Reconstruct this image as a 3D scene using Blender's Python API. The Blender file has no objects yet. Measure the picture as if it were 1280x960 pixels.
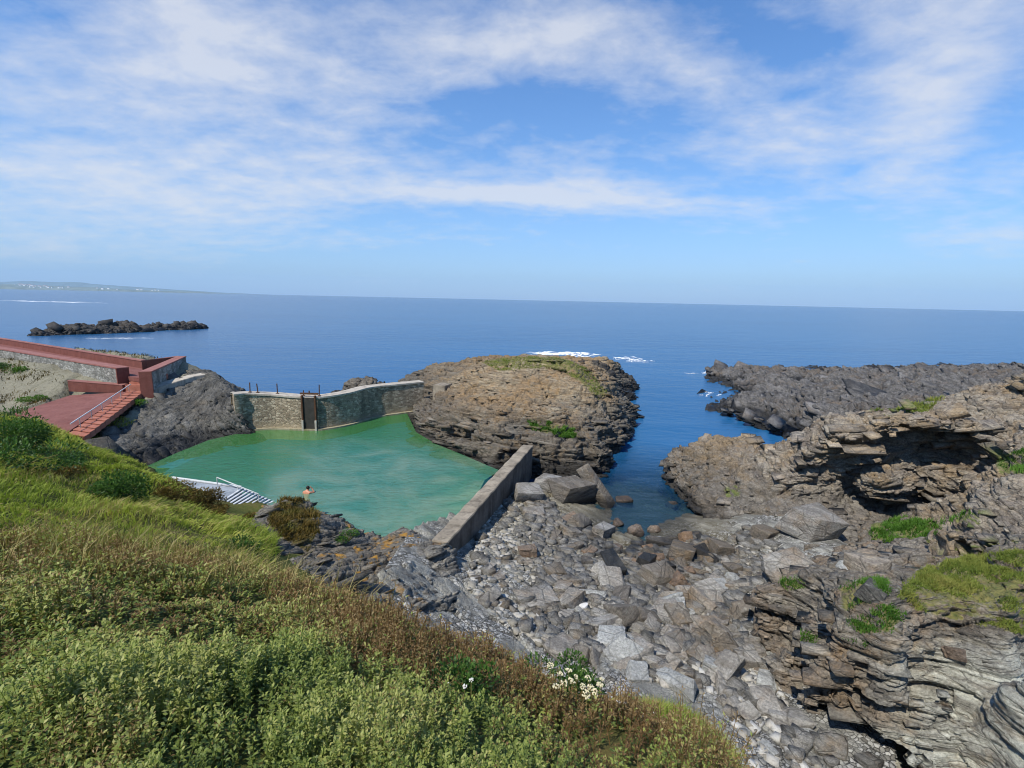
import bpy, bmesh, math, random, time
import numpy as np
from mathutils import Vector, Matrix, geometry, Euler
T0 = time.time()
random.seed(7); RNG = np.random.default_rng(7)
S = bpy.context.scene
COL = S.collection
# ------------------------------------------------------------------ camera and survey helpers
F_PX, PITCH, ROLL, CAM_H = 600.0, math.radians(10.0), math.radians(1.25), 12.0
FW = np.array((0, math.cos(PITCH), -math.sin(PITCH)))
_r0 = np.array((1.0, 0, 0)); _u0 = np.array((0, math.sin(PITCH), math.cos(PITCH)))
RT = math.cos(ROLL) * _r0 + math.sin(ROLL) * _u0
UP = -math.sin(ROLL) * _r0 + math.cos(ROLL) * _u0
CAM = np.array((0, 0, CAM_H))

def ray(px, py):
    return FW + (px - 640) / F_PX * RT + (480 - py) / F_PX * UP

def atz(px, py, z):
    d = ray(px, py); t = (z - CAM_H) / d[2]
    return np.array((d[0] * t, d[1] * t, z))

def aty(px, py, Y):
    d = ray(px, py); t = Y / d[1]
    return np.array((d[0] * t, Y, CAM_H + d[2] * t))

def project(P):
    q = P - CAM
    w = q @ FW
    w = np.where(np.abs(w) < 1e-6, 1e-6, w)
    return 640 + F_PX * (q @ RT) / w, 480 - F_PX * (q @ UP) / w, w

def pts(*rows):
    """rows: (px, py, 'z'|'y', value) seen in the survey photo, or ('w', x, y, z) in the world"""
    out = []
    for r in rows:
        if r[0] == 'w': out.append(np.array(r[1:], float))
        elif r[2] == 'z': out.append(atz(r[0], r[1], r[3]))
        else: out.append(aty(r[0], r[1], r[3]))
    return np.array(out)

def in_poly(x, y, poly):
    inside = np.zeros(x.shape, bool); n = len(poly)
    for i in range(n):
        x1, y1 = poly[i]; x2, y2 = poly[(i + 1) % n]
        c = ((y1 > y) != (y2 > y)) & (x < (x2 - x1) * (y - y1) / (y2 - y1 + 1e-12) + x1)
        inside ^= c
    return inside

# ------------------------------------------------------------------ noise
def _h(ix, iy, iz, seed):
    h = (ix.astype(np.int64) * 374761393 + iy.astype(np.int64) * 668265263 + iz.astype(np.int64) * 2147483647 + seed * 1274126177) & 0xFFFFFFFF
    h = ((h ^ (h >> 13)) * 1274126177) & 0xFFFFFFFF
    h = ((h ^ (h >> 16)) * 2246822519) & 0xFFFFFFFF
    h ^= h >> 15
    return (h & 0xFFFFFF).astype(np.float32) / np.float32(0xFFFFFF)

def hash3(a, b=None, c=None, seed=0):
    z = np.zeros_like(a) if b is None else b
    w = np.zeros_like(a) if c is None else c
    return _h(np.floor(a), np.floor(z), np.floor(w), seed)

def vnoise(P, seed=0):
    I = np.floor(P).astype(np.int64); f = (P - I).astype(np.float32)
    f = f * f * f * (f * (f * 6 - 15) + 10)
    x, y, z = I[:, 0], I[:, 1], I[:, 2]
    fx, fy, fz = f[:, 0], f[:, 1], f[:, 2]
    r = 0
    for dz in (0, 1):
        wz = fz if dz else 1 - fz
        for dy in (0, 1):
            wy = (fy if dy else 1 - fy) * wz
            r = r + wy * ((1 - fx) * _h(x, y + dy, z + dz, seed) + fx * _h(x + 1, y + dy, z + dz, seed))
    return r * 2 - 1

def fbm(P, octs=4, seed=0, gain=0.5, lac=2.03):
    a, t, r = 1.0, 0.0, 0
    P = np.asarray(P, float)
    for o in range(octs):
        r = r + a * vnoise(P + o * 17.13, seed + o * 31); t += a
        a *= gain; P = P * lac
    return r / t * 1.6

def ridge(P, octs=3, seed=0):
    return 1 - np.abs(fbm(P, octs, seed)) * 2

# ------------------------------------------------------------------ height fields
class HF:
    """height field through surveyed points: triangulated, then slightly smoothed"""
    def __init__(s, C, h=0.3, blur=1, out=-4.0, pad=1.5):
        C = np.asarray(C, float); s.h = h
        s.x0, s.y0 = C[:, 0].min() - pad, C[:, 1].min() - pad
        s.nx = int((C[:, 0].max() + pad - s.x0) / h) + 2; s.ny = int((C[:, 1].max() + pad - s.y0) / h) + 2
        G = np.full((s.nx, s.ny), np.nan)
        res = geometry.delaunay_2d_cdt([Vector((p[0], p[1])) for p in C], [], [], 0, 1e-5)
        V = [(v.x, v.y) for v in res[0]]; src = [o[0] if o else 0 for o in res[3]]
        for t in res[2]:
            a, b, c = (V[i] for i in t); za, zb, zc = (C[src[i], 2] for i in t)
            ix0 = max(0, int((min(a[0], b[0], c[0]) - s.x0) / h)); ix1 = min(s.nx, int((max(a[0], b[0], c[0]) - s.x0) / h) + 2)
            iy0 = max(0, int((min(a[1], b[1], c[1]) - s.y0) / h)); iy1 = min(s.ny, int((max(a[1], b[1], c[1]) - s.y0) / h) + 2)
            X = s.x0 + np.arange(ix0, ix1)[:, None] * h; Y = s.y0 + np.arange(iy0, iy1)[None, :] * h
            d = (b[1] - c[1]) * (a[0] - c[0]) + (c[0] - b[0]) * (a[1] - c[1])
            if abs(d) < 1e-9: continue
            l1 = ((b[1] - c[1]) * (X - c[0]) + (c[0] - b[0]) * (Y - c[1])) / d
            l2 = ((c[1] - a[1]) * (X - c[0]) + (a[0] - c[0]) * (Y - c[1])) / d
            l3 = 1 - l1 - l2
            m = (l1 > -1e-6) & (l2 > -1e-6) & (l3 > -1e-6)
            G[ix0:ix1, iy0:iy1][m] = (l1 * za + l2 * zb + l3 * zc)[m]
        G[np.isnan(G)] = out
        for _ in range(blur):
            for ax in (0, 1):
                G = (np.roll(G, 1, ax) + 2 * G + np.roll(G, -1, ax)) / 4
        s.G = G
        gx, gy = np.gradient(G, h); s.gn = np.sqrt(1 + gx * gx + gy * gy)
    def samp(s, A, x, y):
        u = np.clip((x - s.x0) / s.h, 0, s.nx - 1.001); v = np.clip((y - s.y0) / s.h, 0, s.ny - 1.001)
        i = u.astype(int); j = v.astype(int); a = u - i; b = v - j
        return (A[i, j] * (1 - a) * (1 - b) + A[i + 1, j] * a * (1 - b) + A[i, j + 1] * (1 - a) * b + A[i + 1, j + 1] * a * b)
    def __call__(s, x, y): return s.samp(s.G, np.asarray(x, float), np.asarray(y, float))

def hit(hfs, px, py, t0=2.0, t1=120.0, n=2400):
    """where a sight line meets the surveyed ground"""
    d = ray(px, py); t = np.linspace(t0, t1, n)
    P = CAM + t[:, None] * d
    H = np.max([f(P[:, 0], P[:, 1]) for f in hfs], axis=0)
    k = np.argmax(P[:, 2] < H)
    return P[k]

# ------------------------------------------------------------------ mesh building
def link(o): COL.objects.link(o); return o

def np_mesh(name, V, Fc, mat=None, smooth=False, parent=None, attrs=None):
    V = np.asarray(V, np.float32); Fc = np.asarray(Fc, np.int32)
    me = bpy.data.meshes.new(name); k = Fc.shape[1]
    me.vertices.add(len(V)); me.vertices.foreach_set('co', V.ravel())
    me.loops.add(Fc.size); me.loops.foreach_set('vertex_index', Fc.ravel())
    me.polygons.add(len(Fc)); me.polygons.foreach_set('loop_start', np.arange(0, Fc.size, k, dtype=np.int32))
    try: me.polygons.foreach_set('loop_total', np.full(len(Fc), k, np.int32))
    except Exception: pass
    if smooth: me.polygons.foreach_set('use_smooth', np.ones(len(Fc), bool))
    for an, av in (attrs or {}).items():
        a = me.attributes.new(an, 'FLOAT', 'POINT'); a.data.foreach_set('value', np.asarray(av, np.float32))
    me.update(calc_edges=True)
    if mat: me.materials.append(mat)
    o = link(bpy.data.objects.new(name, me))
    if parent: o.parent = parent
    return o

def bm_obj(name, bm, mat=None, parent=None, smooth=False, bevel=0):
    bmesh.ops.recalc_face_normals(bm, faces=bm.faces)
    if bevel:
        bmesh.ops.bevel(bm, geom=[e for e in bm.edges if len(e.link_faces) == 2 and e.calc_face_angle(0) > 0.5], offset=bevel, segments=2, affect='EDGES', clamp_overlap=True)
    me = bpy.data.meshes.new(name); bm.to_mesh(me); bm.free()
    if smooth: me.polygons.foreach_set('use_smooth', np.ones(len(me.polygons), bool))
    if mat: me.materials.append(mat)
    o = link(bpy.data.objects.new(name, me))
    if parent: o.parent = parent
    return o

def tag(o, label=None, cat=None, group=None, kind=None):
    if label: o['label'] = label
    if cat: o['category'] = cat
    if group: o['group'] = group
    if kind: o['kind'] = kind
    return o

def thing(name, label, cat, loc=(0, 0, 0), group=None, rz=0):
    o = link(bpy.data.objects.new(name, None)); o.location = loc; o.rotation_euler = (0, 0, rz)
    o.empty_display_size = 0.3
    return tag(o, label, cat, group)

def box(bm, c, size, rz=0.0, M=None):
    m = Matrix.Translation(c) @ Matrix.Rotation(rz, 4, 'Z') @ Matrix.Diagonal((*size, 1))
    if M is not None: m = M @ m
    bmesh.ops.create_cube(bm, size=1.0, matrix=m)

def tube(bm, a, b, r, seg=10, r2=None):
    a = Vector(a); b = Vector(b); d = b - a
    m = Matrix.Translation((a + b) / 2) @ d.to_track_quat('Z', 'Y').to_matrix().to_4x4()
    bmesh.ops.create_cone(bm, cap_ends=True, segments=seg, radius1=r, radius2=r if r2 is None else r2, depth=d.length, matrix=m)

def prism(bm, loop, zt, zb):
    """loop: [(x,y)], zt/zb: number or per-corner list"""
    n = len(loop); zt = [zt] * n if np.isscalar(zt) else zt; zb = [zb] * n if np.isscalar(zb) else zb
    t = [bm.verts.new((p[0], p[1], z)) for p, z in zip(loop, zt)]
    b = [bm.verts.new((p[0], p[1], z)) for p, z in zip(loop, zb)]
    bm.faces.new(t); bm.faces.new(b[::-1])
    for i in range(n): bm.faces.new((t[i], b[i], b[(i + 1) % n], t[(i + 1) % n]))

def path_wall(bm, P, w, zb, over=0.0, top=None, side=0.0):
    """solid wall along a path P=[(x,y,ztop)], thickness w, bottom zb (or depth below top when top is given)"""
    P = [Vector(p) for p in P]; L, Rr = [], []
    for i, p in enumerate(P):
        a = P[max(i - 1, 0)]; b = P[min(i + 1, len(P) - 1)]
        d = Vector((b.x - a.x, b.y - a.y)).normalized(); n = Vector((-d.y, d.x))
        L.append(Vector((p.x, p.y)) + n * (w / 2 + side)); Rr.append(Vector((p.x, p.y)) - n * (w / 2 - side))
    rows = []
    for i, p in enumerate(P):
        z1 = p.z + over; z0 = zb if top is None else p.z + over - top
        rows.append([bm.verts.new((L[i].x, L[i].y, z1)), bm.verts.new((Rr[i].x, Rr[i].y, z1)), bm.verts.new((Rr[i].x, Rr[i].y, z0)), bm.verts.new((L[i].x, L[i].y, z0))])
    for a, b in zip(rows, rows[1:]):
        for k in range(4): bm.faces.new((a[k], a[(k + 1) % 4], b[(k + 1) % 4], b[k]))
    bm.faces.new(rows[0][::-1]); bm.faces.new(rows[-1])

def surface_nets(Fv, org, h):
    nx, ny, nz = Fv.shape; ins = Fv < 0
    c = [ins[i:nx - 1 + i, j:ny - 1 + j, k:nz - 1 + k] for i in (0, 1) for j in (0, 1) for k in (0, 1)]
    cnt = sum(a.astype(np.int8) for a in c); act = (cnt > 0) & (cnt < 8)
    ci = np.argwhere(act); ids = np.full(act.shape, -1, np.int64); ids[act] = np.arange(len(ci))
    acc = np.zeros((len(ci), 3)); n = np.zeros(len(ci))
    offs = [(i, j, k) for i in (0, 1) for j in (0, 1) for k in (0, 1)]
    val = {o: Fv[ci[:, 0] + o[0], ci[:, 1] + o[1], ci[:, 2] + o[2]] for o in offs}
    for o in offs:
        for ax in range(3):
            if o[ax]: continue
            p = list(o); p[ax] = 1; p = tuple(p); a, b = val[o], val[p]
            m = (a < 0) != (b < 0)
            t = np.where(m, a / np.where(m, a - b, 1), 0)
            q = np.array(o, float)[None].repeat(len(ci), 0); q[:, ax] = t
            acc[m] += q[m]; n[m] += 1
    V = org + (ci + acc / n[:, None]) * h
    Q = []
    for ax in range(3):
        sl = [slice(None)] * 3; sh = [slice(None)] * 3; sl[ax] = slice(0, -1); sh[ax] = slice(1, None)
        a, b = ins[tuple(sl)], ins[tuple(sh)]
        e = np.argwhere(a != b); b1, b2 = [k for k in range(3) if k != ax]
        ok = (e[:, b1] > 0) & (e[:, b2] > 0) & (e[:, b1] < Fv.shape[b1] - 1) & (e[:, b2] < Fv.shape[b2] - 1)
        e = e[ok]; fl = a[e[:, 0], e[:, 1], e[:, 2]]
        q = []
        for d1, d2 in ((1, 1), (0, 1), (0, 0), (1, 0)):
            g = e.copy(); g[:, b1] -= d1; g[:, b2] -= d2; q.append(ids[g[:, 0], g[:, 1], g[:, 2]])
        q = np.stack(q, 1)
        flip = fl if ax != 1 else ~fl
        q[~flip] = q[~flip][:, ::-1]
        Q.append(q)
    return V, np.concatenate(Q)

def subdivide(V, Q):
    n = len(V)
    E = np.sort(np.stack([Q, np.roll(Q, -1, 1)], 2).reshape(-1, 2), 1)
    key = E[:, 0].astype(np.int64) * n + E[:, 1]
    u, inv = np.unique(key, return_inverse=True)
    mid = (V[u // n] + V[u % n]) / 2; fc = V[Q].mean(1)
    em = inv.reshape(-1, 4) + n; cm = np.arange(len(Q)) + n + len(u)
    NQ = np.concatenate([np.stack([Q[:, k], em[:, k], cm, em[:, k - 1]], 1) for k in range(4)])
    return np.concatenate([V, mid, fc]), NQ

def relax(V, Q, it=1, f=0.5):
    n = len(V); a = Q.ravel(); b = np.roll(Q, -1, 1).ravel()
    deg = np.bincount(a, minlength=n) + np.bincount(b, minlength=n)
    for _ in range(it):
        W = np.stack([np.bincount(a, V[b, k], n) + np.bincount(b, V[a, k], n) for k in range(3)], 1) / np.maximum(deg, 1)[:, None]
        V = V + (W - V) * f * (deg > 0)[:, None]
    return V

def normals(V, Q):
    fn = np.cross(V[Q[:, 2]] - V[Q[:, 0]], V[Q[:, 3]] - V[Q[:, 1]]); n = len(V)
    N = np.stack([sum(np.bincount(Q[:, c], fn[:, k], n) for c in range(4)) for k in range(3)], 1)
    return N / np.maximum(np.linalg.norm(N, axis=1), 1e-9)[:, None]

def basis(n):
    n = np.array(n, float); n /= np.linalg.norm(n)
    u = np.cross(n, (0.31, 0.9, 0.2)); u /= np.linalg.norm(u)
    return u, np.cross(n, u), n

def strata(P, N, bed, layers, seed, warp=0.5, wf=0.22):
    u, v, n = basis(bed); D = np.zeros(len(P))
    W = fbm(P * wf, 3, seed + 5) * warp
    W2 = fbm(P * 1.1, 3, seed + 9)
    side = 0.5 + 0.5 * np.sqrt(np.clip(1 - (N @ n) ** 2, 0, 1))
    pu, pv, pn = P @ u, P @ v, P @ n
    for k, (T, A, L) in enumerate(layers):
        s = (pn + W + W2 * 0.05 * T) / T
        s = s + 0.3 * np.sin(s * 1.7 + seed); i = np.floor(s); fr = s - i
        r1 = hash3(i, seed=seed + k)
        a = (pu + W2 * 0.15 * L) / L + hash3(i, seed=seed + k + 50) * 9; b = (pv - W2 * 0.15 * L) / (L * 1.4) + hash3(i, seed=seed + k + 80) * 9
        r2 = hash3(i, np.floor(a), np.floor(b), seed + k + 20)
        e = np.minimum(fr, 1 - fr) * T
        fa, fb_ = a - np.floor(a), b - np.floor(b)
        j = np.minimum(np.minimum(fa, 1 - fa) * L, np.minimum(fb_, 1 - fb_) * L * 1.4)
        D += side * A * (0.6 * r1 + 1.2 * r2 - 0.9) - A * 0.55 * np.exp(-(e / (0.09 * T)) ** 2) * side - A * 0.3 * np.exp(-(j / (0.05 * L)) ** 2)
    return D

def crag_f(P, bed, seed, k, hmin=0.05):
    """fractured blocks: every cell is a tilted flat facet, with a crack round it, drawn out along the bedding"""
    u, v, n = basis(bed); D = np.zeros(len(P))
    W = fbm(P * 0.4, 2, seed + 70) * 0.5
    B = np.stack([(P @ u) * .62 + W, (P @ v) * .62 - W, (P @ n) * 1.7 + W * .7], 1)
    for si, s in enumerate((2.6, 1.05, 0.42, 0.18)):
        if s < hmin * 2.5: continue
        q = B / s + si * 13.3 + seed; i0 = np.floor(q - .5); N_ = len(q)
        b1 = np.full(N_, 9e9); b2 = np.full(N_, 9e9); val = np.zeros(N_)
        for c in range(8):
            cell = i0 + np.array((c & 1, c >> 1 & 1, c >> 2 & 1))
            ci = cell.astype(np.int64); h1 = _h(ci[:, 0], ci[:, 1], ci[:, 2], seed + si); h2 = (h1 * 97.13) % 1.0; h3 = (h1 * 911.7) % 1.0
            df = q - (cell + .5 + (np.stack([h1, h2, h3], 1) - .5) * .85)
            d = (df * df).sum(1)
            vl = ((h3 * 7.7) % 1.0 - .5) + 1.25 * (((h2 * 5.3) % 1 - .5) * df[:, 0] + ((h1 * 3.1) % 1 - .5) * df[:, 1] + ((h3 * 5.9) % 1 - .5) * df[:, 2])
            m = d < b1
            b2 = np.where(m, b1, np.minimum(b2, d)); val = np.where(m, vl, val); b1 = np.where(m, d, b1)
        A = k * 0.27 * s ** 0.85
        D += A * val - A * .5 * np.exp(-((np.sqrt(b2) - np.sqrt(b1)) / .07) ** 2)
    return D
def joint_blocks(V, N, bed, n, smin, smax, thin, seed, zmin=-.3, wgt=None):
    """angular slabs still sitting in the rock face, lying along its bedding"""
    rg = np.random.default_rng(seed); u, v, nn = basis(bed)
    ok = np.where(V[:, 2] > zmin)[0]
    if wgt is not None: ok = ok[rg.random(len(ok)) < wgt(V[ok])]
    pick = rg.choice(ok, n); p = V[pick]; m = N[pick]
    L = smin * (smax / smin) ** (rg.random(n) ** 1.6)
    hf_ = np.stack([L, L * rg.uniform(.45, .85, n), L * thin * rg.uniform(.5, 1.3, n)], 1) / 2
    a = rg.choice([0, 0, 0, math.pi / 2], n) + rg.normal(0, .13, n) + .35 * fbm(p * .25, 2, seed)
    ca, sa = np.cos(a)[:, None], np.sin(a)[:, None]
    n1 = nn + rg.normal(0, .07, (n, 3)); n1 /= np.linalg.norm(n1, axis=1)[:, None]
    e1 = ca * u + sa * v; e1 -= (e1 * n1).sum(1)[:, None] * n1; e1 /= np.linalg.norm(e1, axis=1)[:, None]; e2 = np.cross(n1, e1)
    sup = np.abs((e1 * m).sum(1)) * hf_[:, 0] + np.abs((e2 * m).sum(1)) * hf_[:, 1] + np.abs((n1 * m).sum(1)) * hf_[:, 2]
    c = p + m * (rg.uniform(.0, .16, n) * np.minimum(L, 1.1) - sup)[:, None]
    cs = np.array([(x, y, z) for z in (-1, 1) for y in (-1, 1) for x in (-1, 1)], float)
    J = cs[None] * (1 - .42 * rg.random((n, 8, 3)) * np.array((1, 1, .5)))
    B = c[:, None] + J[..., 0:1] * (hf_[:, 0, None, None] * e1[:, None]) + J[..., 1:2] * (hf_[:, 1, None, None] * e2[:, None]) + J[..., 2:3] * (hf_[:, 2, None, None] * n1[:, None])
    f = np.array([[0, 2, 3, 1], [4, 5, 7, 6], [0, 1, 5, 4], [2, 6, 7, 3], [0, 4, 6, 2], [1, 3, 7, 5]])
    return B.reshape(-1, 3), (np.arange(n)[:, None, None] * 8 + f[None]).reshape(-1, 4), np.repeat(rg.random(n), 8)
ROCKS = {}
def rock_mass(name, hf, box_, h, levels, bed, layers, mat, seed, low=0.35, lowf=0.35, carve=None, warp=0.5, fine=0.03, crag=1.0, damp=None, slabs=None, label=None, cat=None, kind=None, keep=None, post=None):
    t = time.time()
    (x0, x1), (y0, y1), (z0, z1) = box_
    X = np.arange(x0, x1, h); Y = np.arange(y0, y1, h); Z = np.arange(z0, z1, h)
    gx, gy = np.meshgrid(X, Y, indexing='ij')
    H = hf(gx, gy); GN = np.minimum(hf.samp(hf.gn, gx, gy), 6)
    Fv = (Z[None, None, :] - H[:, :, None]) / GN[:, :, None]
    near = np.abs(Fv) < 1.6
    id_ = np.argwhere(near); P = np.stack([X[id_[:, 0]], Y[id_[:, 1]], Z[id_[:, 2]]], 1)
    Fv[near] += low * fbm(P * lowf, 3, seed)
    if carve is not None:
        gz = Z[None, None, :]
        Fv = carve(gx[:, :, None], gy[:, :, None], gz, Fv)
    V, Q = surface_nets(Fv, np.array((x0, y0, z0)), h)
    V = relax(V, Q, 2, 0.5)
    if keep is not None:
        m = keep(V[Q].mean(1)); Q = Q[m]
    for _ in range(levels):
        V, Q = subdivide(V, Q)
        V = relax(V, Q, 1, 0.4)
    N = normals(V, Q)
    if (N[:, 2].mean() < 0): Q = Q[:, ::-1]; N = -N
    D = strata(V, N, bed, layers, seed, warp)
    D += fine * fbm(V * 3.1, 4, seed + 3, 0.6) + 0.05 * fbm(V * 0.9, 3, seed + 4) + crag_f(V, bed, seed, crag, hmin=h / 2 ** levels)
    if damp is not None: D = D * damp(V)
    V = V + N * D[:, None]
    used = np.zeros(len(V), bool); used[Q.ravel()] = True
    mp = np.cumsum(used) - 1; V = V[used]; Q = mp[Q]; N = normals(V, Q)
    V0, N0, Q0 = V, N, Q; blk = np.full(len(V), .5)
    for i, sl_ in enumerate(slabs or []):
        B, BQ, bt = joint_blocks(V0, N0, bed, *sl_[:4], seed + 300 + i, wgt=sl_[4] if len(sl_) > 4 else None)
        Q = np.concatenate([Q, BQ + len(V)]); V = np.concatenate([V, B]); blk = np.concatenate([blk, bt])
    NN = np.concatenate([N0, np.tile((0, 0, 1.0), (len(V) - len(V0), 1))])
    attrs = post(V, NN) if post is not None else {}
    attrs['blk'] = blk
    o = np_mesh(name, V, Q, mat, False, None, attrs)
    tag(o, label, cat, None, kind)
    V, N = V0, N0
    print(name, len(Q), 'quads', round(time.time() - t, 1), 's')
    return o, V, N
# ------------------------------------------------------------------ materials
def lin(c):
    if isinstance(c, str): c = tuple(int(c[i:i + 2], 16) / 255 for i in (0, 2, 4))
    return tuple(((x + 0.055) / 1.055) ** 2.4 if x > 0.04045 else x / 12.92 for x in c) + (1,)

class NT:
    def __init__(s, name):
        s.m = bpy.data.materials.new(name); s.m.use_nodes = True; s.t = s.m.node_tree; s.t.nodes.clear()
        s.out = s.t.nodes.new('ShaderNodeOutputMaterial')
    def n(s, typ, **kw):
        nd = s.t.nodes.new('ShaderNode' + typ)
        for k, v in kw.items():
            if k.startswith('_'): setattr(nd, k[1:], v)
            else:
                key = k.replace('__', ' ')
                if isinstance(v, bpy.types.NodeSocket): s.t.links.new(v, nd.inputs[key])
                else: nd.inputs[key].default_value = v
        return nd
    def l(s, a, b): s.t.links.new(a, b)
    def pos(s): return s.n('NewGeometry').outputs['Position']
    def nrm(s): return s.n('NewGeometry').outputs['Normal']
    def attr(s, a): return s.n('Attribute', _attribute_name=a).outputs['Fac']
    def noise(s, vec, scale, detail=4, rough=0.55, dist=0.0):
        nd = s.n('TexNoise'); s.l(vec, nd.inputs['Vector'])
        nd.inputs['Scale'].default_value = scale; nd.inputs['Detail'].default_value = detail
        nd.inputs['Roughness'].default_value = rough; nd.inputs['Distortion'].default_value = dist
        return nd.outputs['Fac']
    def vor(s, vec, scale, feat='F1', out='Distance', rnd=1.0):
        nd = s.n('TexVoronoi', _feature=feat); s.l(vec, nd.inputs['Vector']); nd.inputs['Scale'].default_value = scale
        nd.inputs['Randomness'].default_value = rnd
        return nd.outputs[out]
    def math(s, op, a, b=None, c=None, clamp=False):
        nd = s.n('Math', _operation=op, _use_clamp=clamp)
        for i, x in enumerate((a, b, c)):
            if x is None: continue
            if isinstance(x, bpy.types.NodeSocket): s.l(x, nd.inputs[i])
            else: nd.inputs[i].default_value = x
        return nd.outputs[0]
    def ramp(s, fac, stops, interp='LINEAR'):
        nd = s.n('ValToRGB'); cr = nd.color_ramp; cr.interpolation = interp
        while len(cr.elements) < len(stops): cr.elements.new(0.5)
        for e, (p, c) in zip(cr.elements, stops):
            e.position = p; e.color = lin(c) if isinstance(c, str) else ((c, c, c, 1) if np.isscalar(c) else (*c[:3], 1))
        s.l(fac, nd.inputs[0]); return nd.outputs['Color']
    def step(s, fac, lo, hi):
        nd = s.n('MapRange', _clamp=True); s.l(fac, nd.inputs['Value']); nd.inputs['From Min'].default_value = lo; nd.inputs['From Max'].default_value = hi
        return nd.outputs['Result']
    def mix(s, fac, a, b, mode='MIX'):
        nd = s.n('Mix', _data_type='RGBA', _blend_type=mode)
        for i, x in ((0, fac), (6, a), (7, b)):
            if isinstance(x, bpy.types.NodeSocket): s.l(x, nd.inputs[i])
            elif i == 0: nd.inputs[0].default_value = x
            else: nd.inputs[i].default_value = lin(x) if isinstance(x, str) else ((x, x, x, 1) if np.isscalar(x) else (*x[:3], 1))
        return nd.outputs[2]
    def xyz(s, v):
        nd = s.n('SeparateXYZ'); s.l(v, nd.inputs[0]); return nd.outputs
    def mapping(s, v, scale=(1, 1, 1), rot=(0, 0, 0)):
        nd = s.n('Mapping'); s.l(v, nd.inputs[0]); nd.inputs['Scale'].default_value = scale; nd.inputs['Rotation'].default_value = rot
        return nd.outputs[0]
    def bump(s, h, st=0.5, dist=0.05, nrm=None):
        nd = s.n('Bump'); nd.inputs['Strength'].default_value = st; nd.inputs['Distance'].default_value = dist; s.l(h, nd.inputs['Height'])
        if nrm is not None: s.l(nrm, nd.inputs['Normal'])
        return nd.outputs[0]
    def principled(s, col, rough=0.8, nrm=None, spec=0.3, metal=0.0):
        p = s.n('BsdfPrincipled')
        for k, x in (('Base Color', col), ('Roughness', rough), ('Metallic', metal), ('Specular IOR Level', spec)):
            if isinstance(x, bpy.types.NodeSocket): s.l(x, p.inputs[k])
            elif isinstance(x, str): p.inputs[k].default_value = lin(x)
            else: p.inputs[k].default_value = x
        if nrm is not None: s.l(nrm, p.inputs['Normal'])
        return p
    def done(s, shader):
        s.l(shader.outputs[0] if not isinstance(shader, bpy.types.NodeSocket) else shader, s.out.inputs['Surface']); return s.m

def bed_vec(t, bed, stretch):
    """position turned so that Z runs across the rock layers, stretched along them"""
    u, v, n = basis(bed); p = t.pos(); c = t.n('CombineXYZ')
    for i, (a, k) in enumerate(((u, 1), (v, 1), (n, stretch))):
        d = t.n('VectorMath', _operation='DOT_PRODUCT'); t.l(p, d.inputs[0]); d.inputs[1].default_value = tuple(a * k)
        t.l(d.outputs['Value'], c.inputs[i])
    return c.outputs[0]

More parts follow.
